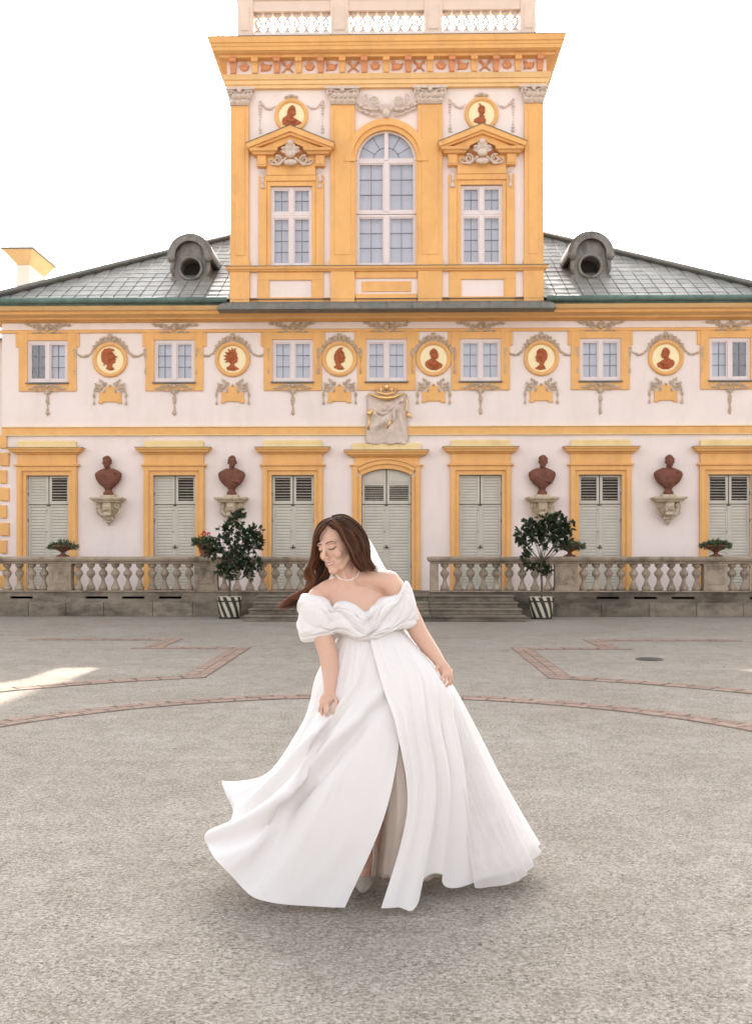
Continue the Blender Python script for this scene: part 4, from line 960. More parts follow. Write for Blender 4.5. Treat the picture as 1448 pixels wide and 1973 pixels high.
# arched middle window
zsq = 11.50; r = .79
b = MB()
for s in (-1, 1):
    pts = [(s*r, zsq)] + [(s*r*cos(t), zsq + r*sin(t)) for t in [pi/2*k/10 for k in range(11)]] + [(s*.80, 12.30), ]
    b.prism([(s*.70, 12.30)] + pts[1:-1] + [(s*.79, zsq), (s*.80, 12.30)] if 0 else [(s*.79, 12.295)] + [(s*r*sin(t)*.985, zsq + r*cos(t)*.985) for t in [pi/2*k/10 for k in range(11)]][::-1], YT - .001, YT + .10)
b.build('arch_spandrel', M['pink'], palace)
b = MB()
for (r0, r1, dy) in ((.77, .88, -.06), (.88, 1.04, -.115)):
    o_ = arc(0, zsq, r1, 0, pi, 28); i_ = arc(0, zsq, r0, pi, 0, 28)
    pl = o_ + i_; k = len(o_); N = len(pl)
    b.add([(p[0], YT + dy, p[1]) for p in pl] + [(p[0], YT + .05, p[1]) for p in pl], [(i, i+1, N-2-i, N-1-i) for i in range(k-1)] + [(i, N+i, N+(i+1) % N, (i+1) % N) for i in range(N)])
ar = b.build('archivolt', M['yellow'], palace); 
for s in (-1, 1):
    b = MB(); a, c = sorted((s*.78, s*1.06)); b.box(a, c, YT - .13, YT, zsq - .05, zsq + .06); a, c = sorted((s*.77, s*.80)); b.box(a, c, YT - .10, YT + .05, ZS, zsq - .05)
    b.build('impost', M['yellow'], palace)
b = MB(); y = YT - .12
b.sphere((0, y - .03, 12.66), (.10, .08, .13), 12, 8)
for k in range(5): leaf(b, 0, 12.70, radians(30 + 120*k/4), .22, .11, y - .03, .05)
for s in (-1, 1):
    garland(b, (s*.12, 12.82), (s*.78, 12.98), .10, 14, .045, y + .04); garland(b, (s*.2, 12.62), (s*.72, 12.80), .02, 9, .04, y + .05)
    sc(b, s*.3, 12.98, y, .11, .026, s, 1.4, .3); sc(b, s*.52, 13.06, y, .08, .022, -s, 1.3, 1)
    for k in range(5): leaf(b, s*(.2 + .11*k), 12.86, random.uniform(0, pi), .16, .08, y)
b.build('arch_garland', M['stucco_pale'], palace)
casement(0, YT + .10, ZS, .77, 1.33, 2, 3, palace, None, mull=.06)
casement(0, YT + .10, 10.16, .77, 1.36, 2, 3, palace, None, mull=.06)
# fanlight
b = MB(); y = YT + .10; z_ = 11.53
for (r0, r1) in ((.70, .775),):
    o_ = arc(0, z_, r1, 0, pi, 24); i_ = arc(0, z_, r0, pi, 0, 24); pl = o_ + i_; k = len(o_); N = len(pl)
    b.add([(p[0], y - .05, p[1]) for p in pl] + [(p[0], y + .05, p[1]) for p in pl], [(i, i+1, N-2-i, N-1-i) for i in range(k-1)] + [(N + i, 2*N-1-i, 2*N-2-i, N+i+1) for i in range(k-1)] + [(i, N+i, N+(i+1) % N, (i+1) % N) for i in range(N)])
b.box(-.70, .70, y - .05, y + .05, z_ - .012, z_ + .05); b.box(-.05, .05, y - .065, y + .03, z_, z_ + .72)
fan = b.build('fanlight', M['frame'], palace, (0, y, z_))
b = MB()
for s in (-1, 1):
    for a in (30, 60): b.tube([(s*.32*cos(radians(a)), y - .01, z_ + .32*sin(radians(a))), (s*.70*cos(radians(a)), y - .01, z_ + .70*sin(radians(a)))], .009, 5)
    b.tube([(s*.34*cos(t), y - .01, z_ + .34*sin(t)) for t in [pi/2*k/8 for k in range(9)]], .009, 5)
b.build('glazing_bars', M['lead'], fan)
for s in (-1, 1):
    for (r0, r1, a0, a1) in ((.05, .335, 0, 90), (.345, .70, 0, 30), (.345, .70, 30, 60), (.345, .70, 60, 90)):
        b = MB(); ii = [(s*r1*cos(radians(a0 + (a1-a0)*k/5)), z_ + .05*(1 if a0 == 0 and k == 0 else 0) + r1*sin(radians(a0 + (a1-a0)*k/5))) for k in range(6)] + [(s*r0*cos(radians(a1 - (a1-a0)*k/5)), z_ + r0*sin(radians(a1 - (a1-a0)*k/5))) for k in range(6)]
        b.prism(ii, y, y + .004); b.build('pane', M['glass'], fan)
b = MB(); b.prism([(-.72, z_ - .02)] + arc(0, z_, .74, pi, 0, 20) + [(.72, z_ - .02)], y + .14, y + .15); b.build('blind', M['blind'], fan)

# roof parapet of the tower
pr_ = MB(); zb, zo0, zo1, zt2 = 14.46, 14.88, 15.40, 15.66
pr_.mould([(.06, zb), (.06, 14.62), (.0, 14.66), (.0, zo0 - .03), (-.02, zo0)], -3.78, 3.78, 25.52, 25.85)
par = pr_.build('roof_parapet', M['pink'], palace, (0, 25.5, zb))
b = MB(); b.mould([(-.02, zo1), (.02, zo1), (.02, zt2), (.06, zt2 + .02), (.10, zt2 + .10), (.12, zt2 + .22), (0, zt2 + .25)], -3.78, 3.78, 25.52, 25.85)
o = b.build('parapet_rail', M['peach'], par)
for (a, c) in ((3.42, 3.82), (.97, 1.43)):
    for s in (-1, 1): p_, q_ = sorted((s*a, s*c)); b = MB(); b.box(p_, q_, 25.46, 25.95, zb + .1, zt2 + .02); b.box(p_ + .09, q_ - .09, 25.44, 25.46, zo0, zo1 + .1); sharp(b.build('parapet_pier', M['peach'], par), .01)
bal = MB(); h_ = (zo1 - zo0)
bal.box(-.1, .1, -.03, .03, 0, .055); bal.box(-.1, .1, -.03, .03, h_ - .055, h_)
for s in (-1, 1):
    bal.tube([(s*.05, 0, .035), (s*.014, 0, .09), (s*.010, 0, .14), (s*.045, 0, .18), (s*.068, 0, .26), (s*.045, 0, .34), (s*.010, 0, .38), (s*.014, 0, .43), (s*.05, 0, h_ - .035)], [.040, .036, .034, .034, .034, .034, .034, .036, .040], 6)
bm0 = None
for (a, c) in ((-3.42, -1.43), (-.97, .97), (1.43, 3.42)):
    n = int(round((c - a) / .245))
    for k in range(n):
        x = a + (c - a) * (k + .5) / n
        if bm0 is None: bm0 = MB(); bm0.v = [(p[0] + x, p[1] + 25.62, p[2] + zo0) for p in bal.v]; bm0.f = bal.f; bo = bm0.build('baluster', M['stucco_pale'], par, (x, 25.62, zo0), smooth=True)
        else: put(bo, (x, 25.62, zo0), par)
for s in (-1, 1):
    b = MB(); b.box(min(s*3.55, s*3.8), max(s*3.55, s*3.8), 25.86, 32.9, zb, zo0); b.box(min(s*3.5, s*3.85), max(s*3.5, s*3.85), 25.97, 32.9, zo1, zt2 + .2); b.build('parapet_side', M['pink'], par)
    for k in range(6): b = MB(); b.box(min(s*3.56, s*3.78), max(s*3.56, s*3.78), 26.9 + k*1.15, 27.3 + k*1.15, zo0 + .001, zo1 - .001); b.build('parapet_post', M['pink'], par)
b = MB(); b.box(-3.8, 3.8, 25.5, 33.2, 14.40, 14.46); b.build('tower_roof', M['lead_sheet'], palace)

# ------------------------------------------------------------------ terrace, steps, balustrades
terrace = bpy.data.objects.new('terrace', None); COL.objects.link(terrace); place(terrace, (0, 23.5, 0)); terrace['kind'] = 'structure'
b = MB(); b.box(-13, 13, 23.62, 25.99, -.1, .515); b.build('terrace_floor', M['stone_dark'], terrace)
random.seed(11)
for s in (-1, 1):
    x = 1.06; 
    while x < 12.5:     # base course, block by block
        L = random.uniform(.85, 1.35); a, c = sorted((s*x, s*(x + L - .008))); b = MB(); b.box(a, c, 23.40 + random.uniform(-.006, .006), 23.7, 0, .325)
        sharp(b.build('stone_block', M['stone_dark'], terrace), .012); x += L
    vents = []
    vx = [p for p in (-8.65, -6.85, -5.98, -5.10)] if s < 0 else [5.22, 6.10, 6.98, 8.80]
    vents = [(v - .27, v + .27, .405, .465) for v in vx]
    b = MB(); a, c = sorted((s*1.06, s*13)); wall_holes(b, a, c, .325, .575, 23.50, vents, .2)
    b.add([(a, 23.50, .575), (c, 23.50, .575), (c, 24.0, .575), (a, 24.0, .575)], [(0, 1, 2, 3)]); e = 1.06 * s; b.add([(e, 23.5, .325), (e, 24, .325), (e, 24, .575), (e, 23.5, .575)], [(0, 1, 2, 3)])
    b.add([(a, 23.70, .325), (c, 23.70, .325), (c, 23.70, .575), (a, 23.70, .575)], [(0, 1, 2, 3)])
    b.build('plinth', M['stone_dark'], terrace, fix=False)
    b = MB()
    for v in vx: b.box(v - .265, v + .265, 23.62, 23.63, .41, .46)
    b.build('vent', M['dark'], terrace)
    b = MB(); a, c = sorted((s*1.04, s*13)); b.box(a, c, 23.455, 23.9, .577, .60); b.build('plinth_moulding', M['stone'], terrace)
steps = bpy.data.objects.new('entrance_steps', None); COL.objects.link(steps); place(steps, (0, 21.7, 0)); steps['kind'] = 'structure'
for k, (y0, hw_) in enumerate(((21.63, 3.06), (22.03, 3.02), (22.43, 2.98), (22.83, 2.94))):
    z0 = .13 * k; b = MB(); x = -hw_; segs = 3
    for q in range(segs):
        xa = -hw_ + 2*hw_*q/segs; xb = -hw_ + 2*hw_*(q+1)/segs - .006
        b = MB(); b.box(xa, xb, y0 + .03, 23.39, z0, z0 + .085); b.box(xa - (.02 if q == 0 else 0), xb + (.02 if q == segs-1 else 0), y0, 23.39, z0 + .087, z0 + .129)
        sharp(b.build('step', M['stone_dark'], steps), .012)
b = MB(); b.box(-1.05, 1.05, 23.39, 23.63, .3, .518); b.build('threshold', M['stone_dark'], steps)

prof_b = [(.10, 0), (.10, .03), (.112, .045), (.105, .07), (.085, .11), (.060, .16), (.043, .22), (.036, .275), (.055, .30), (.060, .325), (.085, .35), (.103, .385), (.104, .42), (.085, .46), (.050, .49), (.042, .53), (.060, .55), (.085, .57), (.095, .58), (.095, .635)]
bal0 = None
for s in (-1, 1):
    t = thing('stone_balustrade', ['weathered sandstone balustrade with vase balusters, left of the entrance steps', 'weathered sandstone balustrade with vase balusters, right of the entrance steps'][s > 0], 'balustrade', (s*6, 23.7, .60), 'terrace balustrades')
    yb = 23.70
    b = MB(); a, c = sorted((s*1.00, s*12.6))
    b.mould([(0, 1.235), (.02, 1.24), (.03, 1.28), (.075, 1.30), (.085, 1.325), (.10, 1.335), (.10, 1.385), (.085, 1.405), (0, 1.41)], a + .08, c - .08, yb - .12, yb + .12)
    sharp(b.build('cap_rail', M['stone'], t), .006)
    piers = [(1.15, .10), (4.27, .27), (7.76, .27), (11.25, .27)]
    for (px_, hw_) in piers:
        xc = s*px_; b = MB(); b.box(xc - hw_, xc + hw_, yb - .13, yb + .13, .602, 1.234)
        if hw_ > .2:
            b.box(xc - hw_ - .02, xc + hw_ + .02, yb - .16, yb + .13, .602, .69); b.box(xc - hw_ - .015, xc + hw_ + .015, yb - .15, yb + .13, 1.19, 1.233)
            for (xa, xb, za, zb_) in ((-.19, .19, .76, .785), (-.19, .19, 1.12, 1.145), (-.19, -.165, .785, 1.12), (.165, .19, .785, 1.12)): b.box(xc + xa, xc + xb, yb - .142, yb - .13, za, zb_)
        sharp(b.build('pier', M['stone'], t), .01)
    for i in range(len(piers) - 1):
        a = piers[i][0] + piers[i][1]; c = piers[i+1][0] - piers[i+1][1]; n = int(round((c - a) / .292))
        for k in range(n):
            x = s * (a + (c - a) * (k + .5) / n)
            if bal0 is None:
                b = MB(); b.lathe(prof_b, (x, yb, .60), 14); bal0 = b.build('baluster', M['stone'], t, (x, yb, .60), smooth=False)
                bal0.data.shade_auto_smooth() if hasattr(bal0.data, 'shade_auto_smooth') else bal0.data.shade_smooth()
            else: put(bal0, (x, yb, .60), t)

# flower bowls on the piers
def plantmass(mb, c, rx, ry, rz, n, L, wd, rng, drooping=0.0, up=0.6):
    for k in range(n):
        a = rng.uniform(0, 2*pi); q = sqrt(rng.random()); x = c[0] + rx*q*cos(a); y = c[1] + ry*q*sin(a); z = c[2] + rz * rng.uniform(-.3, 1) * (1 - .5*q)
        d = Vector((cos(a)*(1 - up) + rng.uniform(-.6, .6), sin(a)*(1 - up) + rng.uniform(-.6, .6), up + rng.uniform(-.7, .7) - drooping*q)).normalized()
        u = d.cross(Vector((rng.uniform(-1, 1), rng.uniform(-1, 1), rng.uniform(-1, 1)))).normalized(); w2 = d.cross(u)
        l = L * rng.uniform(.6, 1.3); ww = wd * rng.uniform(.7, 1.2); p = Vector((x, y, z))
        mb.add([p, p + d*l*.45 + u*ww + w2*ww*.3, p + d*l, p + d*l*.45 - u*ww + w2*ww*.3], [(0, 1, 2), (0, 2, 3)])
PLN = [(-7.72, 'terracotta bowl planter with trailing foliage, leftmost on the balustrade', 0), (-4.30, 'dark pot with bushy foliage and red flowers beside the left potted tree', 1),
       (4.36, 'terracotta bowl planter half hidden behind the right potted tree', 0), (7.80, 'terracotta bowl planter with upright green and purple plants, rightmost on the balustrade', 2)]
for i, (x, lb, kd) in enumerate(PLN):
    rng = random.Random(40 + i); t = thing('flower_bowl', lb, 'planter', (x, 23.7, 1.41), 'flower bowls on the balustrade'); b = MB(); y = 23.70
    if kd == 1: pf = [(.13, 0), (.14, .02), (.12, .04), (.16, .18), (.19, .27), (.215, .275), (.215, .31), (.18, .31), (.17, .27)]
    else: pf = [(.15, 0), (.15, .02), (.10, .04), (.05, .07), (.045, .10), (.09, .13), (.19, .17), (.25, .225), (.275, .23), (.28, .265), (.25, .27), (.22, .24)]
    b.lathe(pf, (x, y, 1.41), 24); o = b.build('bowl', M['terracotta'], t, smooth=True)
    b = MB(); b.lathe([(pf[-1][0] - .005, 0), (pf[-1][0] - .005, .01)], (x, y, 1.41 + pf[-1][1] - .01), 16); b.build('soil', M['soil'], t)
    b = MB(); zt = 1.41 + pf[-1][1]
    if kd == 1: plantmass(b, (x, y, zt + .02), .30, .26, .22, 700, .085, .018, rng, .3)
    else: plantmass(b, (x, y, zt - .01), .34, .28, .10 if kd == 0 else .14, 520, .10, .016, rng, .9 if kd == 0 else .5); plantmass(b, (x, y, zt), .15, .15, .16, 120, .10, .010, rng, 0, .9)
    b.build('foliage', M['leaf_green'], t, kind='stuff', fix=False)
    if kd == 1:
        for (dx, dz) in ((.0, .27), (-.06, .24), (.05, .235), (.09, .27), (-.02, .30)):
            f = MB(); plantmass(f, (x + dx, y - .1, zt + dz), .035, .035, .03, 26, .035, .014, rng); f.build('flower', M['flower'], t, fix=False)

# potted trees
def tree(x, y, lb, seed, blobs, leanx, branches):
    rng = random.Random(seed); t = thing('potted_tree', lb, 'potted tree', (x, y, 0), 'potted trees by the steps')
    # barrel pot: cream with black diagonal stripes and hoops
    n = 60; rows_ = [(.225, .03), (.235, .10), (.247, .18), (.257, .26), (.266, .34), (.274, .42), (.28, .50)]
    pot = MB(); blk = MB(); vs = [(x + r*cos(2*pi*k/n), y + r*sin(2*pi*k/n), z) for (r, z) in rows_ for k in range(n)]
    vb = [(x + (r + .003)*cos(2*pi*k/n), y + (r + .003)*sin(2*pi*k/n), z) for (r, z) in rows_ for k in range(n)]
    pot.add(vs, [(j*n + k, j*n + (k+1) % n, (j+1)*n + (k+1) % n, (j+1)*n + k) for j in range(len(rows_) - 1) for k in range(n)])
    pot.lathe([(.262, .50), (.262, .44)], (x, y, 0), 24); 
    po = pot.build('pot', M['pot_white'], t, (x, y, 0), fix=False)
    for k0 in range(0, n, 6):    # stripes leaning from upper left to lower right
        m_ = MB(); pts = []; N = 12
        for j in range(N + 1):
            z = .03 + .47*j/N; r = .2295 + .0515*(1 - (1 - (z - .03)/.47)**1.15) + .005; a = 2*pi*(k0 - 7.0*j/N)/n
            for da in (0, 2*pi*3.1/n): pts.append((x + r*cos(a + da), y + r*sin(a + da), z))
        m_.add(pts, [(2*j, 2*j + 1, 2*j + 3, 2*j + 2) for j in range(N)]); m_.build('stripe', M['pot_black'], po, fix=False)
    for (z, h, r) in ((.0, .045, .232), (.39, .03, .288)):
        m_ = MB(); m_.lathe([(r - .01, z), (r, z), (r + .003*1, z + h), (r - .01, z + h)], (x, y, 0), 40); m_.build('hoop', M['pot_black'], po)
    m_ = MB(); m_.lathe([(.26, .46), (.26, .475)], (x, y, 0), 24); m_.build('soil', M['soil'], t)
    tr = MB(); top = Vector((x + leanx, y, 1.28)); tr.tube([(x, y, .46), (x + .01, y, .8), (x - .01 + leanx*.6, y + .01, 1.05), top], [.034, .027, .025, .024], 8)
    leaves = MB()
    def leafat(p, d, L, wd):
        u = d.cross(Vector((rng.uniform(-1, 1), rng.uniform(-1, 1), rng.uniform(-1, 1)))).normalized(); w2 = d.cross(u).normalized()
        m1 = p + d*L*.35 + w2*L*.04; 
        leaves.add([p, p + d*L*.3 + u*wd, p + d*L*.75 + u*wd*.8, p + d*L - w2*L*.12, p + d*L*.75 - u*wd*.8, p + d*L*.3 - u*wd, m1 + d*L*.1 - w2*L*.08],
                   [(0, 1, 6), (1, 2, 6), (2, 3, 6), (3, 4, 6), (4, 5, 6), (5, 0, 6)])
    for (px_, py_, rp, dens) in blobs:
        c = P(px_, py_, y); c.y += rng.uniform(-.18, .18); r = rp * y / F
        st = top if c.z > 1.3 else Vector((x, y, max(.8, c.z - .12)))
        mid = (st + c) / 2 + Vector((rng.uniform(-.05, .05), rng.uniform(-.05, .05), -.03))
        tr.tube([st, mid, c], [.013, .010, .005], 6)
        for k in range(int(dens * 1.7)):
            d = Vector((rng.gauss(0, 1), rng.gauss(0, 1), rng.gauss(0, 1) + .15)).normalized(); q = rng.uniform(.35, 1.0)
            tip = c + d * r * q * rng.uniform(.8, 1.15)
            if k % 4 == 0: tr.tube([c + d*r*.15, tip], [.004, .0025], 4)
            for m in range(4):
                dd = (d + Vector((rng.uniform(-1, 1), rng.uniform(-1, 1), rng.uniform(-.7, 1.0)))).normalized()
                leafat(tip - d*r*.25*m/4, dd, rng.uniform(.085, .13), rng.uniform(.020, .030))
    tr.build('trunk', M['bark'], t, smooth=True, fix=False)
    leaves.build('leaves', M['leaf'], t, kind='stuff', fix=False)
pt = P(442, 1192, 22.65)
tree(pt.x, 22.65, 'evergreen with tall upright crown in striped tub, left of the steps', 5,
     [(455,1000,15,16),(438,1022,17,20),(465,1030,20,26),(490,1025,16,18),(432,1048,20,24),(460,1058,24,34),(488,1052,18,22),(412,1066,12,12),(440,1082,20,24),(468,1088,20,24),(492,1085,13,12),(428,1095,14,12),(448,1103,14,12),(398,1062,8,5),(466,990,8,6),(478,1108,8,5),(500,1045,9,7)], 0.0, 5)
pt = P(1042.5, 1192, 22.65)
tree(pt.x, 22.65, 'evergreen with wide spreading crown in striped tub, right of the steps', 9,
     [(1070,1000,15,18),(1048,1008,18,24),(1020,1014,17,20),(1085,1018,16,20),(1002,1032,14,16),(1030,1030,20,26),(1058,1028,24,36),(1080,1035,18,22),(1006,1042,10,9),(1075,1048,14,12),(1045,1045,12,8),(1015,1058,9,7),(1012,1078,11,10),(1022,1088,8,6),(1045,1096,11,12),(1055,1100,9,8),(1095,1012,8,6),(1088,1050,10,8),(1035,1092,8,5)], 0.0, 4)

# ------------------------------------------------------------------ the bride
def fabric(name, col, rough=0.55, trans=0.18, sheen=0.2, bump=0.12, bs=9.0):
    m = mat(name, col, rough, 0.015, 3, 0.0, spec=0.35, coords='World'); n = m.node_tree.nodes; l = m.node_tree.links; b = n['Principled BSDF']
    b.inputs['Sheen Weight'].default_value = sheen
    g = n.new('ShaderNodeNewGeometry'); mp = n.new('ShaderNodeMapping'); mp.inputs['Scale'].default_value = (1, 1, .45); l.new(g.outputs['Position'], mp.inputs[0])
    z = n.new('ShaderNodeTexNoise'); z.inputs['Scale'].default_value = bs; z.inputs['Detail'].default_value = 3; z.inputs['Distortion'].default_value = .6; l.new(mp.outputs[0], z.inputs['Vector'])
    bp = n.new('ShaderNodeBump'); bp.inputs['Strength'].default_value = bump; bp.inputs['Distance'].default_value = .03; l.new(z.outputs['Fac'], bp.inputs['Height']); l.new(bp.outputs[0], b.inputs['Normal'])
    t = n.new('ShaderNodeBsdfTranslucent'); t.inputs['Color'].default_value = (*col, 1); mx = n.new('ShaderNodeMixShader'); mx.inputs[0].default_value = trans
    o = n['Material Output']; l.new(b.outputs[0], mx.inputs[1]); l.new(t.outputs[0], mx.inputs[2]); l.new(mx.outputs[0], o.inputs['Surface'])
    return m
M['satin'] = fabric('white_satin', (0.84, 0.80, 0.79), bump=.15, bs=14)
M['lining'] = fabric('ivory_lining', (0.86, 0.77, 0.69), .7, .45)
def tulle(name, op):
    m = fabric(name, (0.90, 0.865, 0.85), .8, .4, .1, .0); n = m.node_tree.nodes; l = m.node_tree.links; o = n['Material Output']
    src = o.inputs['Surface'].links[0].from_socket; tr = n.new('ShaderNodeBsdfTransparent'); mx = n.new('ShaderNodeMixShader')
    g = n.new('ShaderNodeNewGeometry'); z = n.new('ShaderNodeTexNoise'); z.inputs['Scale'].default_value = 14; l.new(g.outputs['Position'], z.inputs['Vector'])
    r = n.new('ShaderNodeMapRange'); r.inputs['From Min'].default_value = .3; r.inputs['From Max'].default_value = .7; r.inputs['To Min'].default_value = op - .04; r.inputs['To Max'].default_value = op + .04
    l.new(z.outputs['Fac'], r.inputs[0]); l.new(r.outputs[0], mx.inputs[0]); l.new(tr.outputs[0], mx.inputs[1]); l.new(src, mx.inputs[2]); l.new(mx.outputs[0], o.inputs['Surface']); return m
M['tulle'] = tulle('white_tulle', .72); M['veil'] = tulle('veil_tulle', .6)
M['skin'] = mat('skin', (0.62, 0.385, 0.285), 0.46, 0.06, 10, 0.04, 180, spec=0.4, sss=0.25, coords='World')
M['lip'] = mat('rose_lip', (0.50, 0.21, 0.18), 0.4, 0.05, 10, 0)
M['tooth'] = mat('tooth_white', (0.85, 0.80, 0.75), 0.3, 0.02, 10, 0)
M['lash'] = mat('dark_lash', (0.05, 0.028, 0.02), 0.6, 0.1, 10, 0)
M['brow'] = mat('brown_brow', (0.16, 0.075, 0.04), 0.8, 0.1, 10, 0)
M['pearl'] = mat('pearl', (0.88, 0.80, 0.74), 0.2, 0.05, 40, 0, spec=0.7, coat=.5)
M['shoe'] = mat('silver_glitter', (0.55, 0.50, 0.46), 0.3, 0.5, 300, 0.8, 250, metal=0.6, coords='World')
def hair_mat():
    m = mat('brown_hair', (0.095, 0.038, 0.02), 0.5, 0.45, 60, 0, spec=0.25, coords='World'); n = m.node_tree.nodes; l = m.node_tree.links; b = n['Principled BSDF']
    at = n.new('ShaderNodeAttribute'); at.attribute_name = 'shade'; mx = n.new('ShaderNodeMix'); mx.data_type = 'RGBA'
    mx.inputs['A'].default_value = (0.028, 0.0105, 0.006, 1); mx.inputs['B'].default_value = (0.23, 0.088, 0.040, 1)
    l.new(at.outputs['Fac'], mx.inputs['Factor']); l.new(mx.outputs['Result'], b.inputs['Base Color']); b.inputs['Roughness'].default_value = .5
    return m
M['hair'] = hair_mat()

WPOS = P(716, 1715, 4.43); WPOS.z = 0
woman = thing('person', 'bride in white off-shoulder gown and veil holding out her swirling skirt, head turned down', 'person', WPOS)
Q = lambda x, y, Y=4.43: P(x, y, Y)
body = MB()
# trunk
rings = [(680,1128,.085,.055,4.43),(683,1140,.125,.066,4.43),(689,1155,.143,.085,4.43),(694,1175,.150,.102,4.42),(699,1195,.146,.104,4.42),(704,1215,.130,.096,4.43),(708,1240,.118,.088,4.43),(712,1270,.135,.10,4.43),(715,1310,.170,.115,4.43),(716,1350,.180,.12,4.43),(716,1390,.165,.11,4.43),(716,1415,.10,.07,4.43)]
nn = 28; vs = []
for (px_, py_, a_, d_, Y) in rings:
    c = Q(px_, py_, Y); vs += [(c.x + a_*cos(2*pi*k/nn), c.y + d_*sin(2*pi*k/nn), c.z) for k in range(nn)]
body.add(vs, [(r*nn + k, r*nn + (k+1) % nn, (r+1)*nn + (k+1) % nn, (r+1)*nn + k) for r in range(len(rings) - 1) for k in range(nn)] + [tuple(range(nn-1, -1, -1)), tuple(range((len(rings)-1)*nn, len(rings)*nn))])
for (x_, y_) in ((665, 1194), (732, 1188)): body.sphere(Q(x_, y_, 4.375), (.062, .06, .055), 18, 12)
# shoulders, collar and neck
body.limb([Q(612,1152,4.41), Q(632,1137,4.43), Q(655,1128,4.44), Q(676,1122,4.445)], [.050, .046, .047, .05], 18)
body.limb([Q(750,1121,4.43), Q(728,1117,4.44), Q(704,1116,4.445), Q(680,1118,4.445)], [.050, .046, .044, .05], 18)
body.limb([Q(690,1112,4.46), Q(668,1098,4.45)], [.045, .042], 16)
body.limb([Q(672,1136,4.42), Q(667,1116,4.43), Q(662,1095,4.425), Q(658,1070,4.42)], [.056, .049, .048, .052], 20)
body.limb([Q(671,1130,4.375), Q(660,1098,4.385)], [.012, .010], 10); body.limb([Q(672,1130,4.375), Q(690,1085,4.42)], [.012, .011], 10)
# her right arm (left in the picture)
body.limb([Q(612,1152,4.40), Q(616,1195,4.375), Q(625,1235,4.345), Q(633,1265,4.33), Q(636,1292,4.31), Q(636,1315,4.29), Q(635,1336,4.275)], [.048, .048, .044, .041, .037, .030, .025], 20)
# her left arm
body.limb([Q(750,1121,4.43), Q(772,1150,4.43), Q(791,1190,4.42), Q(808,1222,4.41), Q(824,1245,4.395), Q(838,1263,4.375), Q(850,1281,4.36)], [.048, .049, .045, .040, .036, .030, .024], 20)
# hands
def finger(pts, r0, r1):
    n_ = len(pts); body.limb(pts, [r0 + (r1 - r0)*k/(n_-1) for k in range(n_)], 10)
body.limb([Q(635,1336,4.27), Q(630,1347,4.262), Q(627,1355,4.258)], [.025, .031, .028], 16, .5, up=(0, 1, 0))
for (kx, ky, Yk, mx_, my_, Ym, ex, ey, Ye, r) in ((618,1358,4.27, 615,1369,4.27, 619,1378,4.275, .0078), (620,1360,4.256, 619,1372,4.246, 622,1382,4.248, .0082), (626,1361,4.243, 626,1372,4.226, 628,1379,4.226, .0084), (631,1358,4.245, 632,1366,4.228, 630,1373,4.222, .0080)):
    finger([Q(kx, ky - 8, Yk + .005), Q(kx, ky, Yk - .003), Q(mx_, my_, Ym), Q(ex, ey, Ye)], r, r*.72)
finger([Q(641,1338,4.265), Q(648,1350,4.25), Q(646,1362,4.232), Q(639,1373,4.222)], .0100, .0066)
body.limb([Q(850,1279,4.355), Q(856,1290,4.35), Q(860,1300,4.345)], [.024, .028, .025], 16, .5, up=(0, 1, 0))
for (kx, ky, Yk, mx_, my_, Ym, ex, ey, Ye, r) in ((854,1302,4.325, 849,1309,4.308, 846,1314,4.312, .0084), (861,1304,4.335, 857,1314,4.318, 851,1320,4.326, .0086), (866,1303,4.350, 865,1316,4.338, 859,1323,4.342, .0082), (869,1299,4.366, 871,1311,4.360, 867,1320,4.362, .0074)):
    finger([Q(kx, ky - 8, Yk + .012), Q(kx, ky, Yk), Q(mx_, my_, Ym), Q(ex, ey, Ye)], r, r*.75)
finger([Q(845,1280,4.35), Q(840,1290,4.335), Q(840,1300,4.318), Q(845,1307,4.308)], .0095, .0070)
# legs
body.limb([Q(690,1375,4.43), Q(704,1470,4.38), Q(715,1535,4.33), Q(717,1580,4.36), Q(712,1640,4.40), Q(706,1680,4.43)], [.088, .075, .055, .052, .038, .030], 18)
body.limb([Q(706,1682,4.43), Q(702,1694,4.37), Q(699,1705,4.32)], [.030, .030, .022], 14)
body.limb([Q(745,1375,4.45), Q(752,1500,4.48), Q(758,1560,4.50), Q(768,1640,4.62), Q(770,1672,4.68)], [.088, .07, .052, .045, .03], 18)
body.limb([Q(770,1672,4.68), Q(768,1683,4.63), Q(767,1692,4.58)], [.03, .03, .022], 14)
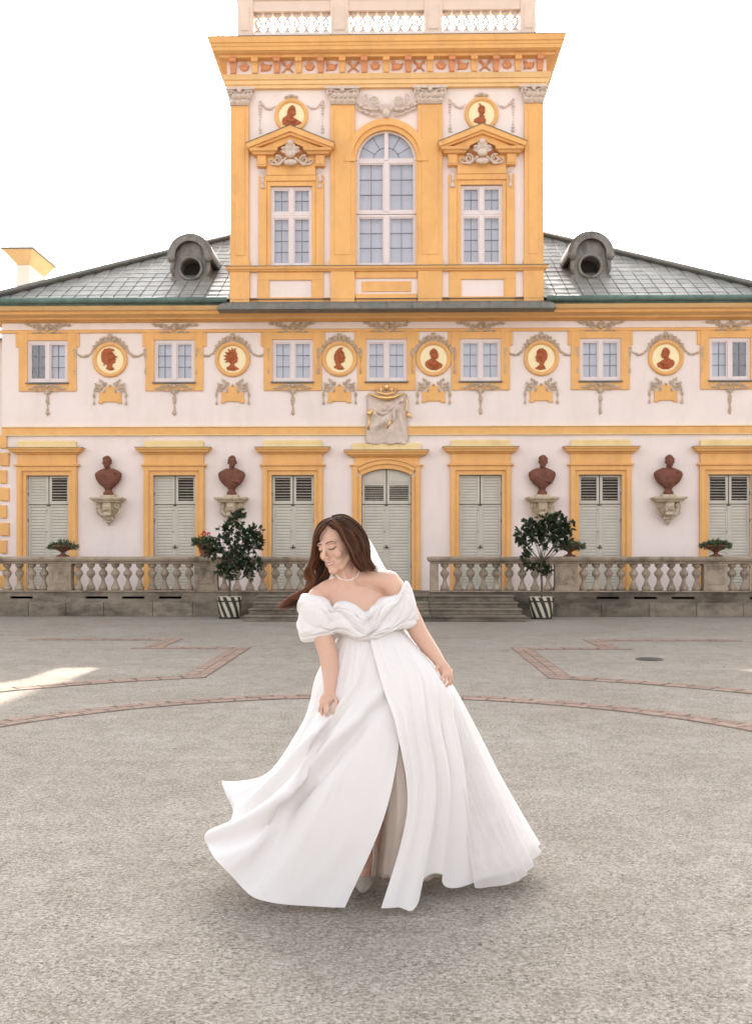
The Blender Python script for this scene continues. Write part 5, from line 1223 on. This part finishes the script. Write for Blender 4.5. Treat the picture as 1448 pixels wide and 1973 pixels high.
# head, in its own frame: -Y forward, Z up, X to the picture's right
HM = Matrix.Translation(Q(649, 1048.5, 4.405)) @ Matrix.Rotation(radians(-37), 4, 'Z') @ Matrix.Rotation(radians(13), 4, 'X') @ Matrix.Rotation(radians(-8), 4, 'Y') @ Matrix.Scale(1.03, 4)
hd = MB()
hd.sphere((0, .022, .034), (.074, .092, .082), 32, 22)                                 # skull
hd.sphere((0, -.012, -.010), (.066, .070, .085), 30, 20)                               # face mass
hd.sphere((0, -.030, -.062), (.050, .050, .055), 24, 16); hd.sphere((0, -.064, -.102), (.022, .020, .017), 16, 10)
hd.sphere((0, -.020, -.085), (.046, .045, .030), 20, 12)
for s in (-1, 1):
    hd.sphere((s*.036, -.052, -.034), (.024, .022, .024), 16, 10)                      # cheeks
    hd.sphere((s*.026, -.054, -.072), (.018, .014, .016), 12, 8)
    hd.sphere((s*.030, -.068, -.001), (.0155, .0125, .0105), 16, 10)                   # closed lids
    hd.tube([(s*.008, -.076, .016), (s*.030, -.077, .022), (s*.052, -.062, .016)], [.006, .007, .006], 10)   # brow ridge
    hd.sphere((s*.0105, -.092, -.040), (.0075, .009, .006), 10, 8)                     # nostril wings
    hd.sphere((s*.072, .012, -.010), (.010, .018, .028), 12, 8)                        # ears
    hd.limb([(s*.058, .0, -.055), (s*.030, -.045, -.097)], [.014, .013], 12)           # jaw line
hd.tube([(0, -.074, .018), (0, -.084, .0), (0, -.096, -.022), (0, -.104, -.034)], [.0075, .007, .008, .009], 12); hd.sphere((0, -.104, -.037), (.0095, .009, .008), 12, 8)
hd.limb([(-.022, -.068, -.064), (0, -.080, -.062), (.022, -.068, -.064)], [.005, .0075, .005], 10); hd.limb([(-.018, -.066, -.080), (0, -.077, -.083), (.018, -.066, -.080)], [.006, .0075, .006], 10)
body.add([HM @ Vector(v) for v in hd.v], hd.f)
bvh = BVHTree.FromPolygons([Vector(v) for v in body.v], [f for f in body.f])
body_o = remeshed(body, 'body', M['skin'], woman, WPOS, .0032, 5, .5)
def onface(x, z, out=.0):
    o_ = HM @ Vector((x, -.4, z)); d = (HM.to_3x3() @ Vector((0, 1, 0))).normalized()
    h = bvh.ray_cast(o_, d); p = h[0] if h[0] else o_
    return p - d * out
def facestroke(name, pts, rad, m, out=0.0015, n=6):
    b = MB(); b.tube([onface(x, z, out) for x, z in pts], rad, n); return b.build(name, m, woman, smooth=True)
for s in (-1, 1):
    facestroke('eyebrow', [(s*.012, .0185), (s*.022, .0215), (s*.034, .0235), (s*.045, .0215), (s*.053, .0165)], [.0022, .0028, .0026, .0020, .0008], M['brow'], .0002)
    facestroke('eyelashes', [(s*.0155, -.004), (s*.022, -.0085), (s*.031, -.0105), (s*.040, -.008), (s*.048, -.002)], [.0012, .0022, .0028, .0030, .0014], M['lash'], .0008)
    facestroke('eyelid_shadow', [(s*.018, .005), (s*.030, .009), (s*.044, .005)], [.0010, .0018, .0010], mat('eyeshadow', (.42, .22, .15), .6), -.0002)
facestroke('upper_lip', [(-.027, -.0605), (-.014, -.0640), (-.004, -.0635), (0, -.0645), (.004, -.0635), (.014, -.0640), (.027, -.0605)], [.0008, .0022, .0026, .0022, .0026, .0022, .0008], M['lip'], .0002)
facestroke('teeth', [(-.019, -.0655), (-.01, -.0690), (0, -.0700), (.01, -.0690), (.019, -.0655)], [.0012, .0030, .0036, .0030, .0012], M['tooth'], -.0004)
facestroke('lower_lip', [(-.026, -.0630), (-.015, -.0725), (0, -.0765), (.015, -.0725), (.026, -.0630)], [.0008, .0025, .0032, .0025, .0008], M['lip'], .0002)

# hair: a shell on the skull and some seven hundred strands in locks
hm = MB(); vs = []; N1, N2 = 72, 44
for j in range(N2 + 1):
    for i in range(N1):
        t = pi*.80*j/N2; a = 2*pi*i/N1; v = Vector((.0775*sin(t)*cos(a), .023 + .095*sin(t)*sin(a), .034 + .0845*cos(t))); vs.append(v)
fs = []
for j in range(N2):
    for i in range(N1):
        q = (j*N1 + i, j*N1 + (i+1) % N1, (j+1)*N1 + (i+1) % N1, (j+1)*N1 + i); c = sum((vs[k] for k in q), Vector()) / 4
        if c.y < -.012 and c.z < .112 - abs(c.x + .010) * .8: continue
        if c.y < .0 and c.z < .02 and abs(c.x) < .069: continue
        if c.z < -.035 and c.y < .03: continue
        fs.append(q)
strands_v = [HM @ v for v in vs]; hm.add(strands_v, fs)
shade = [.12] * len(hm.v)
def lock(guide, s0, s1, n, r, wav, seed, tone=.35, ph=0.0):
    n = int(n * 2.3); r *= .62
    rng = random.Random(seed); G = [Q(*g) for g in guide]
    def cr(t):
        u = t * (len(G) - 1); i = min(int(u), len(G) - 2); f = u - i
        p0, p1, p2, p3 = G[max(i-1, 0)], G[i], G[i+1], G[min(i+2, len(G)-1)]
        return 0.5 * ((2*p1) + (p2 - p0)*f + (2*p0 - 5*p1 + 4*p2 - p3)*f*f + (-p0 + 3*p1 - 3*p2 + p3)*f**3)
    K = 22
    for k in range(n):
        a = rng.uniform(0, 2*pi); q = sqrt(rng.random()); ph2 = ph + rng.gauss(0, .35); ln = rng.uniform(.82, 1.0); fr = rng.gauss(0, .15)
        pts = []; rad = []
        for j in range(K + 1):
            t = ln * j / K; c = cr(t); d = (cr(min(1, t + .02)) - cr(max(0, t - .02))).normalized()
            u = d.cross(Vector((0, 1, 0))).normalized(); w2 = Vector((0, 1, 0))
            sp = s0 + (s1 - s0) * t
            off = u * (cos(a + fr*t*3) * q * sp + wav * t * sin(7.5 * t * 2 + ph2)) + w2 * (sin(a + fr*t*3) * q * sp * .8 + wav * .6 * t * cos(7.5*t*2 + ph2))
            pts.append(c + off); rad.append(r * (1 - .75 * max(0, (t/ln - .6) / .4)))
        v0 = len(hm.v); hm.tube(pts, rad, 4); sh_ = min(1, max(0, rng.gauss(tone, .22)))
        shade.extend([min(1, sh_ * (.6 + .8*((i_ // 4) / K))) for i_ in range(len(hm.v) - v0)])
lock([(640,1005,4.36),(664,1008,4.345),(688,1030,4.35),(699,1058,4.36),(705,1082,4.375),(722,1098,4.38)], .016, .016, 80, .0022, .004, 1, .3)
lock([(638,1005,4.335),(657,1018,4.325),(671,1040,4.325),(682,1066,4.33),(692,1090,4.345),(708,1101,4.36)], .014, .016, 80, .0022, .004, 2, .25)
lock([(640,1003,4.38),(672,1005,4.40),(698,1030,4.41),(706,1060,4.41),(708,1080,4.41),(716,1096,4.42)], .016, .018, 80, .0022, .003, 3, .3)
lock([(634,1008,4.32),(651,1020,4.305),(665,1044,4.305),(675,1064,4.31),(685,1084,4.33),(694,1100,4.345)], .007, .014, 50, .0022, .003, 4, .3)
lock([(640,1001,4.40),(664,999,4.43),(690,1018,4.45),(704,1050,4.46),(704,1080,4.46),(712,1100,4.46)], .018, .02, 60, .0022, .003, 5, .25)
lock([(650,1012,4.35),(672,1022,4.34),(686,1048,4.35),(694,1075,4.36),(706,1092,4.37),(730,1100,4.38)], .014, .014, 60, .002, .005, 15, .4)
lock([(637,1004,4.34),(622,1011,4.335),(612,1026,4.35),(607,1048,4.385),(603,1072,4.41),(595,1095,4.43),(604,1118,4.44),(588,1140,4.44),(566,1152,4.44),(548,1163,4.44),(531,1170,4.44)], .008, .014, 90, .0020, .008, 6, .45)
lock([(640,1002,4.37),(620,1010,4.38),(610,1035,4.42),(608,1070,4.46),(612,1098,4.48),(612,1118,4.48),(598,1135,4.47),(578,1150,4.46),(558,1160,4.45),(542,1172,4.45)], .014, .018, 80, .0020, .010, 7, .3, 1.0)
lock([(632,1012,4.42),(622,1045,4.46),(620,1080,4.48),(625,1105,4.48),(612,1128,4.47),(595,1145,4.46),(578,1158,4.45),(560,1172,4.44)], .024, .020, 80, .0020, .010, 8, .15, 2.0)
lock([(630,1030,4.45),(620,1060,4.47),(604,1085,4.46),(597,1105,4.45),(598,1125,4.45),(584,1145,4.44),(570,1150,4.44),(556,1158,4.43)], .016, .013, 60, .0018, .012, 9, .6, 3.0)
lock([(640,1060,4.47),(632,1085,4.47),(622,1105,4.47),(610,1125,4.46),(600,1138,4.45)], .024, .016, 60, .0022, .004, 10, .1)
lock([(612,1050,4.41),(606,1075,4.42),(592,1098,4.43),(590,1115,4.43),(600,1130,4.44),(580,1148,4.44),(552,1156,4.43),(534,1160,4.43)], .008, .012, 40, .0016, .014, 11, .75, .5)
lock([(645,1003,4.36),(668,1016,4.36),(682,1040,4.375),(688,1064,4.385),(692,1084,4.39),(700,1100,4.39)], .018, .018, 90, .0022, .003, 21, .2)
lock([(647,1008,4.35),(672,1026,4.335),(684,1048,4.34),(684,1068,4.345),(690,1088,4.36),(698,1102,4.37)], .014, .014, 80, .0022, .003, 25, .25)
lock([(652,1003,4.42),(672,1020,4.44),(688,1045,4.44),(692,1075,4.44),(698,1098,4.43)], .024, .022, 90, .0022, .003, 22, .15)
lock([(636,1002,4.37),(634,1004,4.34),(628,1010,4.335),(622,1018,4.33),(614,1030,4.34),(609,1046,4.37)], .007, .008, 50, .002, .001, 23, .35)
lock([(634,1003,4.37),(641,1003,4.33),(649,1010,4.315),(658,1024,4.305),(666,1042,4.305),(674,1060,4.315)], .006, .009, 50, .002, .001, 24, .3)
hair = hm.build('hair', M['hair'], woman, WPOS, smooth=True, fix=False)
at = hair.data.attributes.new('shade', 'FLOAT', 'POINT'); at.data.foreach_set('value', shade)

# necklace of pearls
b = MB(); nkc = [(648,1108),(651,1112),(654,1114.5),(657,1116),(666,1118),(676,1117),(684,1113),(689,1107),(692,1099)]
cam_p = Vector((CX, 0, CH))
for i in range(len(nkc) - 1):
    for k in range(4):
        f_ = k / 4; c = Q(nkc[i][0] + (nkc[i+1][0] - nkc[i][0])*f_, nkc[i][1] + (nkc[i+1][1] - nkc[i][1])*f_); d = (c - cam_p).normalized()
        h_ = bvh.ray_cast(cam_p, d)
        if h_[0]: b.sphere(h_[0] - d*.0015, .0031, 8, 6)
b.build('necklace', M['pearl'], woman, smooth=True)

# surface through a grid of control points
def crom(p0, p1, p2, p3, f): return 0.5 * ((2*p1) + (p2 - p0)*f + (2*p0 - 5*p1 + 4*p2 - p3)*f*f + (-p0 + 3*p1 - 3*p2 + p3)*f**3)
def surf(name, grid, nu, nv, m, fold=None, closed=False, thick=.0025, parent=None, bottom=None, keep=False):
    """grid[column][row] of points; nu, nv subdivisions; fold(u, v) pushes along the normal"""
    R, Cn = len(grid[0]), len(grid)
    cols = []
    for c in grid:
        line = []
        for i in range(R - 1):
            for k in range(nv): line.append(crom(c[max(i-1, 0)], c[i], c[i+1], c[min(i+2, R-1)], k/nv))
        line.append(c[-1]); cols.append(line)
    L = len(cols[0]); full = []
    seg = Cn if closed else Cn - 1
    for i in range(seg):
        g_ = (lambda k: cols[k % Cn]) if closed else (lambda k: cols[max(0, min(Cn-1, k))])
        for k in range(nu): full.append([crom(g_(i-1)[j], g_(i)[j], g_(i+1)[j], g_(i+2)[j], k/nu) for j in range(L)])
    if not closed: full.append(cols[-1])
    W = len(full)
    if fold:
        new = []
        for i in range(W):
            col = []
            for j in range(L):
                if closed: a, c = full[(i+1) % W][j], full[i-1][j]
                else: a, c = full[min(i+1, W-1)][j], full[max(i-1, 0)][j]
                du = a - c; dv = full[i][min(j+1, L-1)] - full[i][max(j-1, 0)]; nn_ = du.cross(dv)
                nn_ = nn_.normalized() if nn_.length > 1e-12 else Vector((0, -1, 0))
                col.append(full[i][j] + nn_ * fold(i/(W-1), j/(L-1)))
            new.append(col)
        full = new
    mb = MB(); mb.v = [tuple(p) for col in full for p in col]
    mb.f = [(i*L + j, ((i+1) % W)*L + j, ((i+1) % W)*L + j + 1, i*L + j + 1) for i in range(W if closed else W - 1) for j in range(L - 1)]
    if bottom: mb.v = [(p[0], p[1], max(p[2], bottom)) for p in mb.v]
    o = mb.build(name, m, parent or woman, WPOS, smooth=True, fix=False)
    if thick: s_ = o.modifiers.new('thick', 'SOLIDIFY'); s_.thickness = thick; s_.offset = 0
    return o
# skirt
SK = [
 [(722,1232,4.326),(757,1330,4.240),(770,1412,4.188),(741,1570,4.13),(664,1749,4.12)],
 [(706,1234,4.322),(712,1325,4.235),(705,1430,4.160),(660,1580,4.115),(602,1747,4.12)],
 [(694,1236,4.325),(684,1325,4.240),(655,1430,4.165),(600,1580,4.12),(522,1739,4.135)],
 [(680,1238,4.335),(662,1325,4.260),(622,1428,4.215),(555,1580,4.195),(478,1722,4.17)],
 [(668,1239,4.350),(645,1325,4.285),(600,1425,4.210),(530,1560,4.15),(438,1680,4.21)],
 [(660,1240,4.370),(628,1320,4.315),(590,1410,4.290),(512,1545,4.27),(408,1644,4.29)],
 [(656,1240,4.390),(620,1315,4.350),(586,1398,4.330),(500,1532,4.34),(392,1617,4.37)],
 [(654,1240,4.41),(613,1306,4.385),(584,1394,4.38),(500,1520,4.40),(416,1602,4.44)],
 [(653,1240,4.43),(611,1302,4.41),(584,1392,4.42),(515,1500,4.50),(446,1560,4.56)],
 [(653,1240,4.45),(610,1300,4.46),(584,1394,4.51),(520,1484,4.60),(430,1502,4.68)],
 [(658,1239,4.48),(625,1305,4.53),(600,1398,4.64),(560,1495,4.78),(500,1552,4.88)],
 [(672,1237,4.52),(660,1310,4.62),(640,1400,4.78),(620,1500,4.95),(590,1598,5.02)],
 [(700,1235,4.54),(705,1310,4.68),(705,1400,4.86),(705,1500,5.0),(700,1610,5.10)],
 [(735,1232,4.54),(765,1300,4.67),(785,1400,4.85),(815,1500,5.0),(840,1622,5.05)],
 [(762,1230,4.51),(806,1290,4.60),(842,1385,4.72),(885,1500,4.85),(940,1645,4.88)],
 [(772,1229,4.48),(838,1298,4.52),(888,1375,4.58),(950,1500,4.65),(1020,1634,4.66)],
 [(775,1229,4.45),(850,1306,4.44),(884,1378,4.44),(930,1500,4.46),(1002,1668,4.48)],
 [(775,1229,4.43),(855,1314,4.365),(872,1388,4.36),(902,1510,4.40),(948,1690,4.40)],
 [(772,1230,4.40),(846,1306,4.305),(858,1392,4.26),(880,1520,4.29),(866,1711,4.31)],
 [(767,1231,4.375),(826,1300,4.265),(842,1392,4.235),(864,1520,4.25),(850,1684,4.25)],
 [(760,1232,4.355),(808,1300,4.240),(824,1396,4.19),(842,1530,4.20),(823,1690,4.21)],
 [(750,1233,4.340),(792,1306,4.228),(808,1402,4.170),(828,1550,4.15),(797,1752,4.12)],
 [(724,1233,4.316),(764,1318,4.218),(786,1406,4.162),(803,1560,4.135),(765,1748,4.115)],
 [(708,1233,4.312),(738,1326,4.218),(764,1408,4.160),(784,1562,4.14),(734,1750,4.11)]]
SK = [[(c[0][0], c[0][1] - 16, c[0][2])] + c[1:] for c in SK]
GR = [[Q(*p) for p in c] for c in SK]
CREASES = [(-.05,.245,.020,.046,.30),(.02,.335,.020,.034,.2),(.06,.09,.03,.010,.3),(.145,.15,.03,.012,.2),(.42,.42,.03,.04,.1),(.50,.52,.03,.04,.1),
           (.60,.61,.018,.02,.1),(.668,.668,.012,.018,.1),(.715,.745,.014,.030,.15),(.80,.80,.020,.020,.15),(.86,.875,.014,.020,.2),(.935,.945,.016,.014,.2)]
from mathutils import noise as mn
def wrinkle(x, y, A, sharp_=2.0):
    n_ = mn.noise(Vector((x, y, 3.7))); m_ = mn.noise(Vector((x*2.1 + 9, y*1.7, 1.3)))
    return A * ((1 - abs(n_)*2) ** sharp_ if abs(n_) < .5 else 0) - A*.4 + A*.5*m_
def skfold(u, v):
    d = -wrinkle(u*26 - 3.2*v**1.3*(1 if u < .3 else 0), v*1.7 + 2*u, .0050) * min(1, v*3) - wrinkle(u*60 + 11, v*4.5, .0016) * min(1, v*5)
    for (ut, ub, w_, A, v0) in CREASES:
        uc = ut + (ub - ut) * v ** 1.25; q = (u - uc) / (w_ * (.35 + .75*v)); g_ = min(1, max(0, (v - v0*.3) / .5)) * (1 - .35 * max(0, v - .8) / .2)
        d += A * g_ * (math.exp(-q*q) - .75*math.exp(-(q - 1.7)**2) * 1.0)
    pl = sum(.0030 * math.exp(-((u - c_)/.006)**2) for c_ in (.02,.05,.075,.10,.76,.82,.875,.92,.965))
    return -d * .8 + pl * max(0, 1 - v*2.2) * min(1, v*10) + .003*sin(u*51 + 3*v)*v
skirt = surf('skirt', GR, 20, 16, M['satin'], skfold, bottom=.006, thick=0)
# hem facing: a narrow doubled edge inside
LN = [[(700,1330,4.30),(716,1450,4.30),(722,1580,4.30),(716,1688,4.36)],[(716,1330,4.28),(732,1450,4.33),(733,1580,4.38),(728,1690,4.42)],[(730,1330,4.25),(752,1450,4.22),(752,1580,4.23),(742,1692,4.31)],
      [(745,1330,4.25),(770,1450,4.20),(782,1580,4.20),(772,1694,4.27)],[(765,1330,4.28),(790,1450,4.27),(802,1580,4.29),(806,1700,4.34)],[(785,1330,4.30),(815,1450,4.33),(835,1580,4.36),(845,1690,4.40)],[(800,1330,4.34),(845,1450,4.42),(880,1580,4.46),(905,1680,4.50)]]
surf('skirt_lining', [[Q(*p) for p in c] for c in LN], 8, 8, M['lining'], lambda u, v: .006*v*sin(u*2*pi*9))
# tulle layer on the far right
TL = [[(785,1240,4.56),(812,1290,4.62),(850,1380,4.74),(905,1500,4.86),(955,1660,4.86)],[(782,1236,4.50),(850,1298,4.53),(900,1375,4.58),(962,1500,4.66),(1034,1630,4.66)],
      [(780,1236,4.46),(862,1312,4.45),(890,1380,4.45),(940,1500,4.46),(1018,1678,4.46)],[(778,1238,4.42),(858,1330,4.36),(876,1400,4.35),(908,1520,4.37),(985,1702,4.38)],[(774,1240,4.40),(850,1340,4.34),(866,1400,4.31),(886,1520,4.32),(915,1712,4.33)]]
surf('tulle_overskirt', [[Q(*p) for p in c] for c in TL], 10, 10, M['tulle'], lambda u, v: v*(.010*sin(u*2*pi*9) + .004*sin(u*2*pi*31 + 4*v)) + .012*v**8*sin(u*60), thick=0)
# bodice
bd = []
for k in range(20):
    a = 2*pi*k/20; col = []
    for (px_, py_, a_, d_, Y) in ((694,1178,.156,.110,4.42),(699,1197,.153,.112,4.42),(705,1216,.138,.106,4.425),(710,1236,.130,.106,4.43),(712,1250,.134,.110,4.43)):
        c = Q(px_, py_, Y); col.append(Vector((c.x + a_*cos(a), c.y + d_*sin(a), c.z)))
    bd.append(col)
surf('bodice', bd, 4, 4, M['satin'], lambda u, v: .002*sin(v*9 + u*14), closed=True)
# draped off-shoulder sleeves: one gathered band round both arms and across the bust
TOP = [(574,1172),(577,1150),(584,1144),(600,1145),(620,1149),(632,1157),(640,1168),(646,1161),(662,1158),(682,1164),(703,1176),(716,1167),(733,1153),(752,1149),(767,1143),(776,1128),(783,1120),(791,1130),(798,1150),(804,1176),(806,1190)]
BOT = [(573,1205),(575,1222),(582,1237),(600,1238),(618,1233),(632,1228),(640,1225),(648,1222),(664,1226),(684,1236),(703,1238),(718,1236),(735,1230),(750,1224),(763,1218),(774,1215),(783,1214),(792,1212),(799,1207),(803,1202),(806,1196)]
DEP = [.02,.05,.075,.095,.10,.095,.085,.085,.10,.105,.10,.10,.105,.10,.09,.085,.08,.075,.06,.045,.02]
YC = [4.40]*4 + [4.39,4.385,4.38,4.375,4.365,4.36,4.36,4.36,4.365,4.38,4.395,4.405,4.41,4.42,4.42,4.42,4.42]
sl = []; NA = 32
for i in range(len(TOP)):
    t_, b_ = Q(TOP[i][0], TOP[i][1], YC[i] - DEP[i]*.5), Q(BOT[i][0], BOT[i][1], YC[i] - DEP[i]*.5); mid = (t_ + b_)/2; hv = (t_ - b_)/2; col = []
    for k in range(NA + 1):
        a = 2*pi*k/NA + pi*.5     # start at the top, run to the front
        ca, sa = cos(a), sin(a); sgn = lambda q: -1 if q < 0 else 1
        e = .55
        p = mid + hv * (sgn(sa)*abs(sa)**e) + Vector((0, -DEP[i]*1.0, 0)) * (-sgn(ca)*abs(ca)**e) ; p.y += (YC[i] - mid.y)
        col.append(p)
    sl.append(col)
def slfold(u, v):
    # v runs round the section: 0 top, .25 front, .5 bottom; folds fan out from the knot under the neckline
    if v >= .5: return 0
    hgt = v * 2; f = max(0.0, sin(pi * min(1, hgt))) ** .5; end = min(1, u*9, (1-u)*9)
    dx, dz = (u - .53) * 2.4, hgt - .60; d = sqrt(dx*dx + dz*dz); ph = atan2(dz, abs(dx) + .02)
    side = 1 if dx > 0 else 0
    amp = min(1, d*4) * (1.0 if side else max(.25, 1 - .9*d)) 
    r1 = (1 - abs(sin(ph*(3.4 if side else 2.6) + .5 + .9*d))) ** 1.5
    r2 = (1 - abs(sin(ph*6.3 + 1.4 + 2.2*d + 3*side))) ** 2
    cuff = .006 * math.exp(-((u - .03)/.05)**2) * sin(hgt*17) + .006 * math.exp(-((u - .97)/.04)**2) * sin(hgt*22)
    low = .005 * math.exp(-((hgt - .74)/.10)**2) * (1 - side) * min(1, u*6)
    knot = .012 * math.exp(-(dx/.16)**2 - (dz/.22)**2) * (1 + .5*sin(30*(dz + .8*dx)))
    wr = wrinkle(dx*2.2 + ph*2.5, hgt*7 + dx*(2 if side else -1.5), .0055) + wrinkle(dx*5 + 4, hgt*16 + 3*dx, .0022)
    return wr * f * end * SLS + (.016*r1 + .009*r2) * amp * f * end * SLS + (knot + cuff + low) * f * SLS
SLS = 1.0
sleeve = surf('draped_sleeve', sl, 12, 7, M['satin'], slfold, thick=0)
# veil
VL = [[(674,1003,4.46),(694,1030,4.47),(706,1070,4.50),(714,1110,4.55),(716,1200,4.62),(722,1290,4.70)],[(678,1003,4.465),(702,1034,4.49),(720,1078,4.53),(735,1120,4.58),(752,1210,4.66),(770,1300,4.75)],[(681,1003,4.47),(709,1040,4.50),(733,1088,4.55),(758,1130,4.62),(795,1215,4.70),(822,1290,4.80)],[(684,1003,4.475),(713,1043,4.50),(740,1094,4.55),(768,1140,4.62),(808,1220,4.72),(836,1286,4.82)]]
surf('veil', [[Q(*p) for p in c] for c in VL], 8, 8, M['veil'], lambda u, v: .005*sin(u*22 + 3*v)*min(1, v*4), thick=0)
# shoes
for (dx, dy, dY, sc_) in ((0, 0, 0, 1), (68, -14, .27, 1)):
    if dx: tp = [(768,1700,4.50),(768,1696,4.53),(769,1688,4.58),(770,1680,4.64),(771,1672,4.70),(771,1666,4.74)]
    else: tp = [(697,1719,4.235),(698,1714,4.262),(699,1705,4.305),(701,1698,4.35),(705,1690,4.41),(707,1684,4.46)]
    b = MB(); P_ = [Q(*p) for p in tp]; b.tube(P_, [.006, .021, .038, .040, .036, .030], 16, .62, up=(0, 0, 1)); b.sphere(P_[-1], (.03, .03, .03), 12, 8)
    sh = b.build('shoe', M['shoe'], woman, smooth=True)
    b = MB(); h_ = P_[-1]; b.tube([h_ + Vector((0, .012, -.01)), Vector((h_.x, h_.y + .022, .0))], [.016, .005], 8); b.build('heel', M['shoe'], sh, smooth=True)
